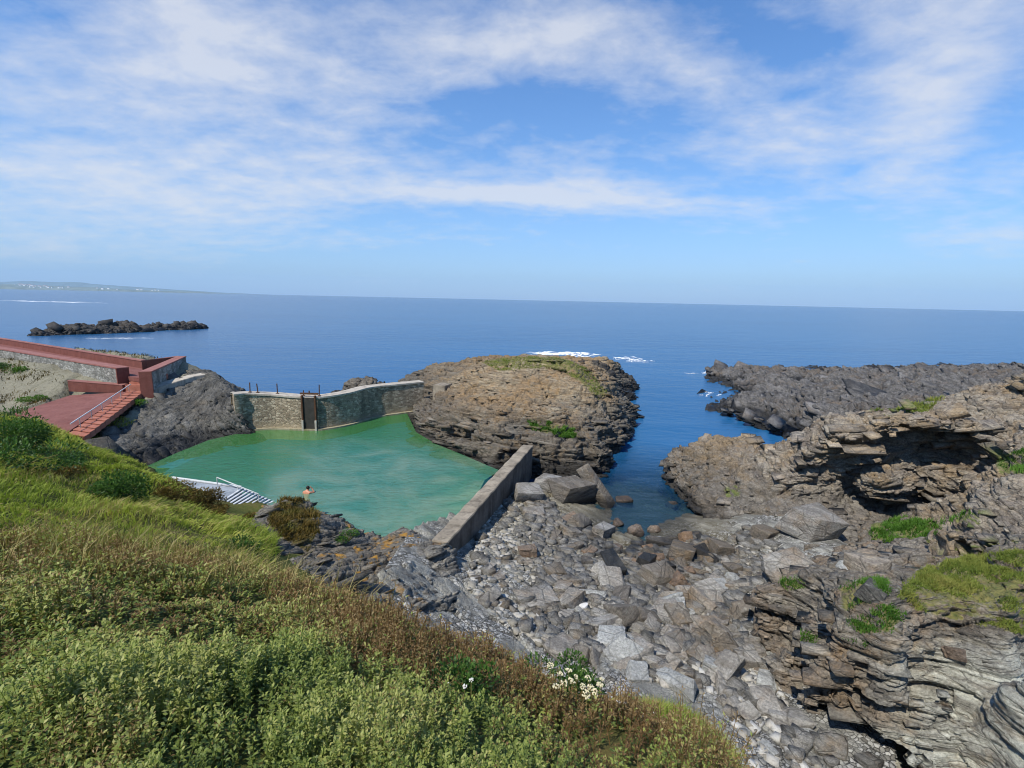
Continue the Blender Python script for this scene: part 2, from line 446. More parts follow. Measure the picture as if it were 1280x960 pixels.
def rock_mat(name, bed, c_dark, c_mid, c_light, c_warm, warm=0.5, wet=None, lichen=0.3, yellow=0.0, green=None, stretch=7.0, pale=None, scale=1.0, wetcol='1d1d1c', zone=None):
    t = NT(name); p = t.pos(); bv = bed_vec(t, bed, stretch)
    lay = t.noise(bv, 0.55 * scale, 7, 0.66, 0.35); big = t.noise(p, 0.16 * scale, 4, 0.6); mid = t.noise(p, 1.3 * scale, 6, 0.65); fin = t.noise(p, 14 * scale, 5, 0.7)
    col = t.ramp(lay, [(0.27, c_dark), (0.44, c_mid), (0.6, c_light), (0.75, c_mid)])
    wm = t.math('MULTIPLY', t.step(t.math('ADD', t.math('MULTIPLY', big, 0.6), t.math('MULTIPLY', mid, 0.5)), 0.62 - warm * 0.22, 0.74 - warm * 0.2), 0.85)
    col = t.mix(wm, col, c_warm)
    if pale is not None: col = t.mix(t.math('MULTIPLY', t.attr('pale'), t.step(t.math('ADD', lay, t.math('MULTIPLY', mid, 0.4)), 0.5, 0.78)), col, pale)
    col = t.mix(t.step(mid, 0.3, 0.75), t.mix(0.45, col, c_dark), col)
    col = t.mix(0.75, col, t.ramp(fin, [(0.28, 0.35), (0.5, 1.0), (0.72, 1.75)]), 'MULTIPLY')
    if zone is not None: # the lower belt of a shore rock carries darker, greyer growth
        z0, z1, zc1, zc2, zs = zone; zz = t.math('ADD', t.xyz(p)[2], t.math('MULTIPLY', t.math('SUBTRACT', t.noise(p, 0.5, 4), 0.5), 1.6))
        low_ = t.mix(t.step(t.math('ADD', t.math('MULTIPLY', lay, .6), t.math('MULTIPLY', fin, .4)), 0.38, 0.62), zc1, zc2)
        col = t.mix(t.math('MULTIPLY', t.step(zz, z1, z0), zs), col, low_)
    cr = t.vor(t.mapping(bv, (1, 1, 0.45)), 1.1 * scale, 'DISTANCE_TO_EDGE')
    col = t.mix(t.math('MULTIPLY', t.step(cr, 0.035, 0.0), 0.6), col, c_dark)
    nz = t.xyz(t.nrm())[2]
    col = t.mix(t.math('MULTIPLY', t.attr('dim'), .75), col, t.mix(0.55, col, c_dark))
    bl = t.attr('blk'); col = t.mix(t.step(bl, 0.0, 0.001), col, t.mix(1.0, col, t.ramp(bl, [(0.0, 0.62), (0.5, 1.0), (1.0, 1.42)]), 'MULTIPLY'))
    if lichen: # pale crustose lichen
        li = t.math('MULTIPLY', t.step(t.noise(p, 5.5, 6, 0.72), 0.56, 0.66), t.step(t.noise(p, 0.45, 3), 0.42, 0.62))
        col = t.mix(t.math('MULTIPLY', li, lichen), col, 'b9b6a6')
    if yellow:
        ye = t.math('MULTIPLY', t.step(t.noise(p, 2.2, 5, 0.6), 0.52, 0.60), t.step(t.noise(p, 0.35, 2), 0.5, 0.58))
        col = t.mix(t.math('MULTIPLY', ye, yellow), col, 'b8862a')
    if green is not None:
        gm = t.math('MULTIPLY', t.attr('green'), t.step(t.noise(p, 2.5, 5, 0.7), 0.34, 0.5))
        col = t.mix(gm, col, t.ramp(t.noise(p, 7, 4), [(0.3, green[0]), (0.7, green[1])]))
    rough = 0.82
    if wet is not None:
        z = t.xyz(p)[2]; zz = t.math('ADD', z, t.math('MULTIPLY', t.math('SUBTRACT', t.noise(p, 0.9, 4), 0.5), 1.1))
        w = t.step(zz, wet + 0.25, wet - 0.15)
        col = t.mix(t.math('MULTIPLY', w, 0.82), col, wetcol)
        rough = t.math('SUBTRACT', 0.84, t.math('MULTIPLY', w, 0.42))
    hgt = t.math('ADD', t.math('MULTIPLY', t.noise(bv, 2.2 * scale, 8, 0.68), 1.0), t.math('MULTIPLY', t.noise(p, 9 * scale, 7, 0.7), 0.55))
    hgt = t.math('ADD', hgt, t.math('MULTIPLY', t.step(cr, 0.0, 0.05), 0.25))
    return t.done(t.principled(col, rough, t.bump(hgt, 0.9, 0.12), 0.25))

def simple_mat(name, c1, c2, scale=3.0, rough=0.7, bump=0.2, spec=0.3, metal=0.0, stain=None, dist=0.02):
    t = NT(name); p = t.pos(); a = t.noise(p, scale, 6, 0.65); b = t.noise(p, scale * 9, 4, 0.7)
    col = t.ramp(a, [(0.3, c1), (0.7, c2)])
    col = t.mix(0.6, col, t.ramp(b, [(0.25, 0.6), (0.5, 1.0), (0.75, 1.3)]), 'MULTIPLY')
    if stain: col = t.mix(t.math('MULTIPLY', t.step(t.noise(t.mapping(p, (1.6, 1.6, 0.35)), 1.4, 6, 0.7), 0.5, 0.68), 0.75), col, stain)
    return t.done(t.principled(col, rough, t.bump(t.math('ADD', a, b), bump, dist), spec, metal))

def masonry_mat(name, c1, c2, c3, mortar, sc=3.2, footing=None):
    t = NT(name); p = t.mapping(t.pos(), (1, 1, 1.9))
    pw = t.n('VectorMath', _operation='ADD'); t.l(p, pw.inputs[0])
    nz = t.n('TexNoise'); t.l(t.pos(), nz.inputs['Vector']); nz.inputs['Scale'].default_value = 2.0
    sc_ = t.n('VectorMath', _operation='SCALE'); t.l(nz.outputs['Color'], sc_.inputs[0]); sc_.inputs['Scale'].default_value = 0.35; t.l(sc_.outputs[0], pw.inputs[1])
    v = pw.outputs[0]; e = t.vor(v, sc, 'DISTANCE_TO_EDGE'); c = t.xyz(t.vor(v, sc, 'F1', 'Color'))[0]
    col = t.ramp(c, [(0.1, c1), (0.5, c2), (0.9, c3)])
    m = t.step(e, 0.03, 0.09)
    col = t.mix(m, mortar, col)
    col = t.mix(0.8, col, t.ramp(t.noise(t.pos(), 11, 6, 0.7), [(0.25, 0.5), (0.5, 1.0), (0.8, 1.5)]), 'MULTIPLY')
    st = t.step(t.noise(t.mapping(t.pos(), (1.2, 1.2, 0.25)), 0.9, 5, 0.65), 0.46, 0.66)
    col = t.mix(t.math('MULTIPLY', st, 0.55), col, '4a463c')
    if footing is not None:
        z = t.xyz(t.pos())[2]; zz = t.math('ADD', z, t.math('MULTIPLY', t.noise(t.pos(), 1.4, 3), 0.35))
        col = t.mix(t.math('MULTIPLY', t.step(zz, 1.75, 1.2), 0.65), col, footing)
    h = t.math('ADD', m, t.math('MULTIPLY', t.noise(t.pos(), 16, 5), 0.5))
    return t.done(t.principled(col, 0.88, t.bump(h, 1.0, 0.06), 0.2))

def leaf_mat(name, cols, rough=0.55, trans=0.3, patch=0.5, pscale=0.6, dry=None):
    """colour varies leaf by leaf (attribute) and in patches over the hillside"""
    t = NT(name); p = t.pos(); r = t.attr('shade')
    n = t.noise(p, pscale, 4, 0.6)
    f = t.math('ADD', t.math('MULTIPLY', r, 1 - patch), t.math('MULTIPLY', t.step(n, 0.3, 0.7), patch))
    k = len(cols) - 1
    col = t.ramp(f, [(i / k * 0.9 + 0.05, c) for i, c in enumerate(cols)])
    if dry is not None:
        col = t.mix(t.attr('dry'), col, t.ramp(r, [(0.1, dry[0]), (0.5, dry[1]), (0.9, dry[2])]))
    pr = t.principled(col, rough, None, 0.25)
    tr = t.n('BsdfTranslucent'); t.l(t.mix(1.0, col, (1.1, 1.15, 0.6), 'MULTIPLY'), tr.inputs[0])
    mx = t.n('MixShader'); mx.inputs[0].default_value = trans; t.l(pr.outputs[0], mx.inputs[1]); t.l(tr.outputs[0], mx.inputs[2])
    return t.done(mx)
# ------------------------------------------------------------------ camera, sun, sky
cam = bpy.data.cameras.new('camera'); co = link(bpy.data.objects.new('camera', cam))
cam.sensor_fit = 'HORIZONTAL'; cam.sensor_width = 36; cam.lens = 36 * F_PX / 1280; cam.clip_start = 0.05; cam.clip_end = 80000
M = Matrix.Identity(4)
for i in range(3): M[i][0], M[i][1], M[i][2], M[i][3] = RT[i], UP[i], -FW[i], CAM[i]
co.matrix_world = M
S.camera = co
SUN = np.array((-0.50, -0.58, 1.02)); SUN /= np.linalg.norm(SUN)
sl = bpy.data.lights.new('sun', 'SUN'); sl.energy = 3.5; sl.angle = math.radians(0.53); sl.color = (1.0, 0.955, 0.88)
so = link(bpy.data.objects.new('sun', sl)); so.rotation_euler = Vector(SUN).to_track_quat('Z', 'Y').to_euler(); so.location = (-30, -20, 50)

W = bpy.data.worlds.new('World'); S.world = W; W.use_nodes = True
wt = W.node_tree; wt.nodes.clear()
class WN(NT):
    def __init__(s): s.t = wt
w = WN()
out = wt.nodes.new('ShaderNodeOutputWorld')
sky = w.n('TexSky', _sky_type='NISHITA', _sun_disc=False)
sky.sun_elevation = math.asin(SUN[2]); sky.sun_rotation = math.atan2(SUN[0], SUN[1]); sky.altitude = 10
sky.air_density = 1.0; sky.dust_density = 0.15; sky.ozone_density = 3.0
tc = w.n('TexCoord').outputs['Generated']
sx = w.xyz(tc)
dz = w.math('ADD', w.math('MAXIMUM', sx[2], 0.0), 0.06)
cb = w.n('CombineXYZ'); w.l(w.math('DIVIDE', sx[0], dz), cb.inputs[0]); w.l(w.math('DIVIDE', sx[1], dz), cb.inputs[1])
P2 = cb.outputs[0]
def cloud_at(px, py):
    d = ray(px, py); d = d / np.linalg.norm(d); k = max(d[2], 0) + 0.06
    return d[0] / k, d[1] / k
warp_n = w.n('TexNoise'); w.l(P2, warp_n.inputs['Vector']); warp_n.inputs['Scale'].default_value = 0.7; warp_n.inputs['Detail'].default_value = 3
sub = w.n('VectorMath', _operation='SUBTRACT'); w.l(warp_n.outputs['Color'], sub.inputs[0]); sub.inputs[1].default_value = (0.5, 0.5, 0.5)
scl = w.n('VectorMath', _operation='SCALE'); w.l(sub.outputs[0], scl.inputs[0]); scl.inputs['Scale'].default_value = 1.1
ad = w.n('VectorMath', _operation='ADD'); w.l(P2, ad.inputs[0]); w.l(scl.outputs[0], ad.inputs[1])
PW = ad.outputs[0]
# cloud banks where the sky holds them: (px, py) of the middle, half sizes along/across, turn, weight
banks = [(90, 70, 1.3, .5, -.5, .26), (330, 60, 1.0, .4, -.4, .2), (480, 130, .7, .3, -.6, .26), (620, 40, .6, .3, -.2, .18), (800, 75, .6, .28, .3, .25), (1130, 95, 1.3, .22, .95, .38), (930, 165, .7, .25, .6, .24), (1255, 40, .6, .3, .8, .22),
         (700, 248, 1.5, .5, .0, .42), (590, 235, .8, .4, 0, .2), (800, 262, .8, .35, 0, .25), (100, 250, 2.6, 1.3, -.2, .36), (300, 215, 1.6, .8, -.2, .2), (50, 315, 4.0, 1.6, 0, .3), (1180, 290, 3.0, .9, .2, .22), (1150, 215, 1.6, .5, .3, .2), (420, 300, 2.5, .9, 0, .12),
         (640, 330, 6.0, 1.5, 0, -.2), (900, 260, 1.2, .6, 0, -.15), (640, 150, .8, .3, 0, -.12), (1020, 30, .5, .25, 0, -.1), (700, 130, .4, .3, 0, -.1)]
cov = None
for (bx, by, ra, rb, rot, wgt) in banks:
    cx, cy = cloud_at(bx, by)
    mp = w.n('Mapping', _vector_type='TEXTURE'); w.l(PW, mp.inputs[0])
    mp.inputs['Location'].default_value = (cx, cy, 0); mp.inputs['Rotation'].default_value = (0, 0, rot); mp.inputs['Scale'].default_value = (ra, rb, 1)
    ln = w.n('VectorMath', _operation='DOT_PRODUCT'); w.l(mp.outputs[0], ln.inputs[0]); w.l(mp.outputs[0], ln.inputs[1])
    g = w.math('MULTIPLY', w.math('EXPONENT', w.math('MULTIPLY', ln.outputs['Value'], -1.0)), wgt * 0.95)
    cov = g if cov is None else w.math('ADD', cov, g)
dz2 = w.math('ADD', w.math('MAXIMUM', sx[2], 0.0), 0.2); cb2 = w.n('CombineXYZ'); w.l(w.math('DIVIDE', sx[0], dz2), cb2.inputs[0]); w.l(w.math('DIVIDE', sx[1], dz2), cb2.inputs[1]); P3 = cb2.outputs[0]
n1 = w.noise(w.mapping(P3, (0.9, 1.15, 1), (0, 0, 0.5)), 1.7, 9, 0.6, 0.25)
n2 = w.noise(w.mapping(P3, (1.0, 1.3, 1)), 6.5, 10, 0.62, 0.2)
n3 = w.noise(w.mapping(P2, (0.5, 2.2, 1), (0, 0, -0.5)), 2.6, 6, 0.6, 0.8)
dens = w.math('ADD', w.math('ADD', w.math('MULTIPLY', n1, 0.95), w.math('MULTIPLY', n2, 0.60)), w.math('MULTIPLY', n3, 0.08))
dens = w.math('ADD', dens, cov)
mask = w.step(dens, 0.88, 1.34)
mask = w.math('POWER', mask, 1.15)
mask = w.math('MULTIPLY', mask, 0.74)
haze_m = w.math('EXPONENT', w.math('MULTIPLY', w.math('MAXIMUM', sx[2], 0.0), -4.6))
mask = w.math('MULTIPLY', mask, w.step(sx[2], -0.005, 0.05))
bg1 = w.n('Background', Strength=0.122)
hs = w.n('HueSaturation'); hs.inputs['Saturation'].default_value = 1.18; w.l(sky.outputs[0], hs.inputs['Color'])
tint = w.mix(1.0, hs.outputs[0], (0.78, 0.90, 1.05), 'MULTIPLY'); hz = w.mix(w.math('MULTIPLY', haze_m, 0.85), tint, (1.72, 2.85, 4.85)); w.l(hz, bg1.inputs['Color'])
bg2 = w.n('Background', Strength=0.62); bg2.inputs['Color'].default_value = (0.93, 0.95, 1.0, 1)
mxs = w.n('MixShader'); w.l(mask, mxs.inputs[0]); w.l(bg1.outputs[0], mxs.inputs[1]); w.l(bg2.outputs[0], mxs.inputs[2])
w.l(mxs.outputs[0], out.inputs['Surface'])
W.cycles.sampling_method = 'MANUAL'; W.cycles.sample_map_resolution = 512

vs = S.view_settings; vs.view_transform = 'Standard'; vs.look = 'None'; vs.exposure = 0.5; vs.gamma = 1.0; vs.use_curve_mapping = False
cy = S.cycles; cy.max_bounces = 6; cy.diffuse_bounces = 2; cy.glossy_bounces = 2; cy.transmission_bounces = 4; cy.transparent_max_bounces = 8; cy.volume_bounces = 0
cy.filter_width = 1.0; cy.caustics_reflective = False; cy.caustics_refractive = False; cy.sample_clamp_indirect = 4.0
cy.use_denoising = True; cy.denoiser = 'OPENIMAGEDENOISE'
try: cy.denoising_input_passes = 'RGB_ALBEDO_NORMAL'; cy.denoising_prefilter = 'ACCURATE'
except Exception: pass
# ------------------------------------------------------------------ land forms (surveyed points: pixel of the photo + height z or depth y)
# the near hillside with the terrace shelf behind it
hill = pts(('w', 0, 0, 10.2), ('w', -12, -6, 11), ('w', 8, -6, 10.2), ('w', 4, 0, 9.6), ('w', 5.5, 3, 7.6), ('w', -8, 0, 10.2), ('w', -20, 4, 10.5), ('w', -45, 2, 11),
  (0, 955, 'z', 9.25), (150, 955, 'z', 9.2), (300, 955, 'z', 9.15), (450, 955, 'z', 9.0), (640, 955, 'z', 8.55), (780, 955, 'z', 8.0), (900, 958, 'z', 6.6),
  (0, 830, 'z', 8.75), (150, 830, 'z', 8.7), (300, 830, 'z', 8.5), (450, 840, 'z', 8.1), (560, 860, 'z', 8.0), (680, 900, 'z', 7.7), (800, 920, 'z', 7.0),
  (0, 735, 'z', 8.4), (150, 740, 'z', 8.1), (300, 745, 'z', 7.6), (380, 750, 'z', 7.3),
  (0, 695, 'z', 8.05), (150, 700, 'z', 7.6), (300, 722, 'z', 7.0), (400, 745, 'z', 6.8), (470, 755, 'z', 6.7), (580, 790, 'z', 6.9), (660, 840, 'z', 6.9), (740, 868, 'z', 6.5), (800, 870, 'z', 5.8), (860, 875, 'z', 5.3), (895, 890, 'z', 5.1), (910, 915, 'z', 5.2), (905, 940, 'z', 5.8),
  # drop beyond the crest
  ('w', -2.4, 8.6, 4.2), ('w', -1.2, 7.8, 3.8), ('w', 0.6, 8.0, 3.2), ('w', 2.4, 9.6, 2.2), ('w', 3.6, 8.6, 2.2), ('w', 4.6, 6.8, 2.0), ('w', 5.6, 4.8, 2.0), ('w', 7.5, 3, 2.0),
  # grass bowl
  (330, 715, 'z', 5.0), (310, 690, 'z', 4.7), (250, 690, 'z', 5.4), (150, 680, 'z', 6.3), (60, 680, 'z', 7.0), (0, 670, 'z', 7.2), (0, 620, 'z', 6.4), (80, 640, 'z', 5.9), (180, 640, 'z', 5.3), (250, 650, 'z', 4.2), (300, 660, 'z', 3.4), (330, 665, 'z', 3.0), (335, 690, 'z', 3.7),
  (0, 575, 'z', 5.7), (60, 590, 'z', 5.1), (130, 590, 'z', 4.4), (180, 590, 'z', 3.9), (200, 600, 'z', 3.3), (240, 618, 'z', 2.5), (275, 634, 'z', 1.5), (310, 648, 'z', 1.0), (335, 645, 'z', .9), (250, 640, 'z', 3.0),
  (0, 524, 'z', 5.3), (45, 540, 'z', 4.5), (90, 556, 'z', 3.8), (130, 578, 'z', 3.4), (165, 590, 'z', 3.2), ('w', -80, 18, 8.0), ('w', -60, 26, 6.0),
  # inner foot, pool side
  ('w', -21.5, 27.6, 0.9), ('w', -19.2, 26.3, 1.0), ('w', -16.2, 25.0, 1.0), ('w', -13.6, 24.2, 1.0), ('w', -22.8, 28.8, 1.0), ('w', -24.6, 29.8, 1.0))
DK = lambda p, q: atz(p, q, 3.4)
hill2 = pts((20, 516, 'y', 36), (88, 494, 'y', 40.5), (155, 489, 'y', 40.5), (100, 547, 'y', 30.5), (60, 530, 'y', 32), (172, 484, 'y', 40.5), (112, 552, 'y', 30.5),
  (85, 478, 'y', 42), (85, 492, 'y', 41.3), (0, 515, 'y', 38), (0, 480, 'y', 43), (60, 470, 'y', 44), (0, 446, 'y', 49), (60, 452, 'y', 47), (140, 474, 'y', 43.2),
  (185, 478, 'y', 42.5), (230, 475, 'y', 44), (260, 466, 'y', 46), ('w', -32, 46, 4.2), ('w', -44, 50, 4.6), ('w', -70, 52, 5.0), ('w', -100, 50, 5.0),
  (60, 432, 'y', 58), (150, 440, 'y', 56), (210, 447, 'y', 52), (235, 450, 'y', 50), (0, 426, 'y', 64), (255, 470, 'y', 49), (285, 478, 'y', 47), (300, 500, 'y', 44), (292, 490, 'y', 45),
  ('w', -100, 72, 2.5), ('w', -66, 70, 1.5), ('w', -48, 66, 0.5), ('w', -38, 60, -.5), ('w', -28, 53, -.8), ('w', -23, 46, -1), ('w', -40, 72, -2), ('w', -70, 85, -2), ('w', -110, 95, -2), ('w', -120, 60, 4),
  ('w', -23.5, 37, -1), ('w', -24.5, 33, -1), ('w', -26, 31, 0.5))
hill_hf = HF(np.concatenate([hill, hill2]), 0.4, 2, -3)
# tidal inlet and stony beach
beach = pts(('w', -4.5, 20.5, 1.9), ('w', -3.4, 19.2, 2.0), (545, 690, 'z', 1.9), (580, 692, 'z', 1.2), (600, 660, 'z', .9), (630, 625, 'z', .8), (655, 600, 'z', .7), (700, 605, 'z', .5), (660, 650, 'z', .75), (700, 650, 'z', .55),
  (740, 605, 'z', .1), (765, 600, 'z', -1.0), (742, 640, 'z', .25), (760, 660, 'z', .05), (790, 645, 'z', -.25), (775, 620, 'z', -.6), (815, 620, 'z', -.8), (830, 640, 'z', -.25), (855, 650, 'z', .1), (800, 668, 'z', -.08), (830, 670, 'z', .1), (880, 665, 'z', .35), (790, 690, 'z', .2), (850, 700, 'z', .45), (920, 700, 'z', .7), (720, 700, 'z', .6),
  (640, 700, 'z', 1.0), (580, 740, 'z', 1.8), (540, 745, 'z', 2.4), (500, 735, 'z', 3.0), (460, 725, 'z', 3.2), (650, 760, 'z', 1.3), (620, 790, 'z', 1.9), (700, 780, 'z', 1.2), (740, 740, 'z', .8), (800, 740, 'z', .65), (880, 750, 'z', .7), (940, 740, 'z', 1.0),
  (700, 830, 'z', 1.7), (760, 850, 'z', 1.9), (850, 850, 'z', 1.6), (800, 800, 'z', 1.1), (900, 820, 'z', 1.1), (950, 850, 'z', 1.1), (930, 900, 'z', 1.5), (990, 900, 'z', 1.3), (940, 955, 'z', 1.7), (1040, 955, 'z', 1.4), (1000, 930, 'z', 1.4), (850, 900, 'z', 2.0),
  ('w', 2, 8, 2.4), ('w', 5.5, 6, 2.1), ('w', 8, 5, 1.9), ('w', 12, 6, 2.0), ('w', 14, 14, 2.5), ('w', 13, 22, 1.5), ('w', 16, 26, 1.0), ('w', -4, 14, 3.6), ('w', -2, 10, 3.4),
  ('w', 8.2, 36, -2.2), ('w', 12, 36, -2.4), ('w', 14, 44, -3.5), ('w', 18, 36, -2), ('w', 20, 44, -3.2), ('w', 6, 36, -1.5), ('w', 13, 31, -1))
beach_hf = HF(beach, 0.2, 1, -4)
# rock spur between hillside and beach
spur = pts((362, 622, 'z', 1.9), (375, 626, 'z', 1.7), (420, 643, 'z', 1.5), (455, 655, 'z', 1.5), (488, 670, 'z', 1.5), (505, 665, 'z', 2.0), (535, 667, 'z', 2.0), (552, 680, 'z', 1.9), (345, 632, 'z', 2.3), (330, 655, 'z', 2.9), (345, 660, 'z', 3.0), (400, 660, 'z', 2.6),
  (440, 670, 'z', 2.4), (470, 690, 'z', 2.5), (500, 690, 'z', 2.4), (540, 690, 'z', 2.2), (570, 712, 'z', 1.75), (560, 735, 'z', 2.0), (520, 715, 'z', 2.5), (500, 738, 'z', 2.9), (330, 690, 'z', 3.6), (380, 690, 'z', 3.5), (430, 700, 'z', 3.2), (450, 715, 'z', 3.0), (460, 735, 'z', 3.4), (340, 715, 'z', 4.2), (400, 728, 'z', 4.2), (440, 745, 'z', 4.5),
  (300, 655, 'z', 3.0), ('w', -6, 13, 4.4), ('w', -4, 11.5, 4.3), ('w', -2.4, 12.5, 3.4),
  ('w', -13.2, 26.3, -.5), ('w', -11.6, 25.4, -.5), ('w', -9.8, 24.2, -.5), ('w', -7.4, 23.0, -.5), ('w', -5.6, 22.0, -.5), ('w', -3.6, 21.8, -.5), ('w', -2.4, 19.2, .5), ('w', -1.4, 16.8, .6), ('w', -0.8, 14.5, .9), ('w', -14.2, 25.2, .2))
spur_hf = HF(spur, 0.25, 1, -3)
# dark outcrop under the terrace
dark = pts((113, 556, 'z', 2.5), (130, 545, 'y', 33), (150, 527, 'y', 35.5), (165, 513, 'y', 37.5), (178, 496, 'y', 40), (200, 486, 'y', 42), (228, 477, 'y', 43.5), (262, 466, 'y', 45), (284, 476, 'y', 43.0), (297, 488, 'y', 41.3), (304, 503, 'y', 40.2), (308, 520, 'y', 39.3), (310, 540, 'z', .7),
  (240, 500, 'y', 40), (280, 497, 'y', 40.2), (290, 515, 'y', 38.9), (265, 522, 'y', 38.2), (200, 525, 'y', 36.5), (160, 555, 'y', 32.2), (225, 540, 'y', 36.3), (130, 560, 'y', 31.0), (232, 470, 'y', 45), (215, 463, 'y', 47.5), (240, 458, 'y', 49), (262, 462, 'y', 48.5),
  (178, 585, 'z', .2), (200, 576, 'z', .2), (224, 569, 'z', .2), (263, 553, 'z', .2), (308, 541, 'z', .2), ('w', -22.6, 38.2, 3.5), ('w', -22.0, 38.0, 2.8), ('w', -21.3, 37.8, 1.7), ('w', -20.7, 37.6, .6), ('w', -20.3, 37.4, -.4), ('w', -20.2, 38.6, .2), ('w', -22.8, 39.9, 3.8), ('w', -21.9, 40.3, 3.2), ('w', -20.9, 40.4, 1.5), ('w', -20.4, 41.5, -.3), ('w', -21.8, 42.8, -.5), ('w', -22.3, 37.0, .3), ('w', -21.4, 36.7, -.3), ('w', -22.4, 45.5, -1), ('w', -24, 49, -1), ('w', -27, 52, -1), ('w', -25.4, 29.8, .5), ('w', -28.6, 31, 1.5), ('w', -34, 50, 1), ('w', -34, 44, 2.5), ('w', -32, 38, 2))
dark_hf = HF(dark, 0.25, 1, -3)
# the rounded islet with its lower shelf and shoulders
isl = pts((512, 548, 'z', -.2), (536, 562, 'z', -.2), (570, 574, 'z', -.2), (603, 591, 'z', -.2), (615, 600, 'z', 0), (660, 596, 'z', 0), (700, 602, 'z', 0), (738, 600, 'z', -.6), (766, 588, 'z', -.7), (786, 566, 'z', -.7), (795, 540, 'z', -.7), ('w', 14.4, 50, -1), ('w', 16, 60, -1), ('w', 19, 67, -1), ('w', 19, 74, -1), ('w', 12, 80, -1), ('w', 2, 80, -1), ('w', -8, 76, -1), ('w', -15, 66, -1), ('w', -17.5, 58, -1), ('w', -15, 52, -1), ('w', -11, 48.6, -.8), ('w', -10.6, 45.5, -.5), ('w', -9.6, 42, -.4),
  (520, 530, 'z', 1.6), (540, 547, 'z', 1.2), (516, 515, 'y', 43.5), (530, 500, 'y', 46.5), (575, 560, 'y', 34.0), (610, 566, 'y', 32.7), (650, 570, 'y', 32.2), (700, 574, 'y', 31.9), (738, 576, 'y', 32.2), (760, 560, 'y', 34),
  (545, 522, 'y', 38.5), (573, 540, 'y', 34.5), (610, 543, 'y', 33.2), (640, 546, 'y', 32.7), (690, 551, 'y', 32.4), (722, 554, 'y', 32.5), (748, 556, 'y', 33.0), (600, 533, 'y', 34.6), (660, 536, 'y', 34.4), (720, 543, 'y', 34.2),
  (545, 505, 'y', 40.5), (570, 512, 'y', 38), (600, 512, 'y', 36.6), (640, 512, 'y', 36.2), (690, 518, 'y', 35.8), (740, 526, 'y', 36), (762, 530, 'y', 37),
  (566, 492, 'y', 43.5), (600, 488, 'y', 42.5), (650, 488, 'y', 41.5), (700, 490, 'y', 41.5), (745, 495, 'y', 41.5), (772, 505, 'y', 42), (770, 552, 'y', 34.6), (776, 535, 'y', 38.2), (783, 520, 'y', 42.5), (787, 508, 'y', 46.5), (752, 585, 'z', .9), (768, 572, 'z', .9),
  (592, 468, 'y', 47.5), (630, 462, 'y', 47), (677, 458, 'y', 47), (720, 464, 'y', 46.5), (752, 478, 'y', 46), (775, 492, 'y', 47), (784, 505, 'y', 48),
  (630, 452, 'y', 50.5), (677, 447.5, 'y', 51.5), (715, 453, 'y', 51), (745, 467, 'y', 51), (765, 480, 'y', 52),
  ('w', -2, 57, 4.4), ('w', 4, 58, 5.0), ('w', 9, 58, 4.2), ('w', 12, 58, 3.0),
  (560, 470, 'y', 52), (545, 480, 'y', 50), (520, 478, 'y', 52.5), (495, 478, 'y', 57), (515, 461, 'y', 62), (564, 448, 'y', 64), (610, 444, 'y', 66), (540, 462, 'y', 58), (580, 460, 'y', 58),
  (680, 445, 'y', 68), (720, 444, 'y', 68), (757, 447, 'y', 68), (775, 456, 'y', 67), (788, 475, 'y', 66), (760, 462, 'y', 62), (740, 452, 'y', 66))
isl_hf = HF(isl, 0.3, 1, -3)
# far flat platform on the right
plat = pts((878, 466, 'z', -.6), (884, 482, 'z', -.6), (905, 490, 'z', -.6), (882, 510, 'z', -.6), (900, 524, 'z', -.6), (940, 538, 'z', -.6), (985, 550, 'z', -.6), ('w', 32, 41, -.6), ('w', 38, 92, -1), ('w', 52, 95, -1), ('w', 62, 100, -1), ('w', 80, 104, -1), ('w', 110, 104, 0), ('w', 110, 50, 6), ('w', 60, 36, 3), ('w', 42, 36, 1),
  (886, 462, 'z', 1.4), (905, 459, 'z', 1.7), (940, 457.5, 'z', 1.9), (975, 459, 'z', 1.7), (1005, 471, 'z', .7), (1000, 478, 'z', .5), (1030, 467, 'z', 1.6), (920, 474, 'z', 1.2), (960, 474, 'z', 1.3), (930, 487, 'z', .2), (960, 484, 'z', .9),
  (895, 508, 'z', .7), (920, 500, 'z', 1.2), (960, 495, 'z', 1.7), (1010, 495, 'z', 1.9), (1060, 480, 'z', 2.2), (1060, 464, 'z', 2.0), (1120, 464, 'z', 2.2), (1120, 480, 'z', 2.4), (1200, 470, 'z', 3), (1200, 461.5, 'z', 2.6), (1280, 458, 'z', 3.2), (1280, 470, 'z', 3.6), (940, 520, 'z', .9), (985, 535, 'z', 1.0), (1030, 515, 'z', 2.0), (1080, 510, 'z', 2.6), (1120, 498, 'z', 2.6))
plat_hf = HF(plat, 0.5, 0, -3)
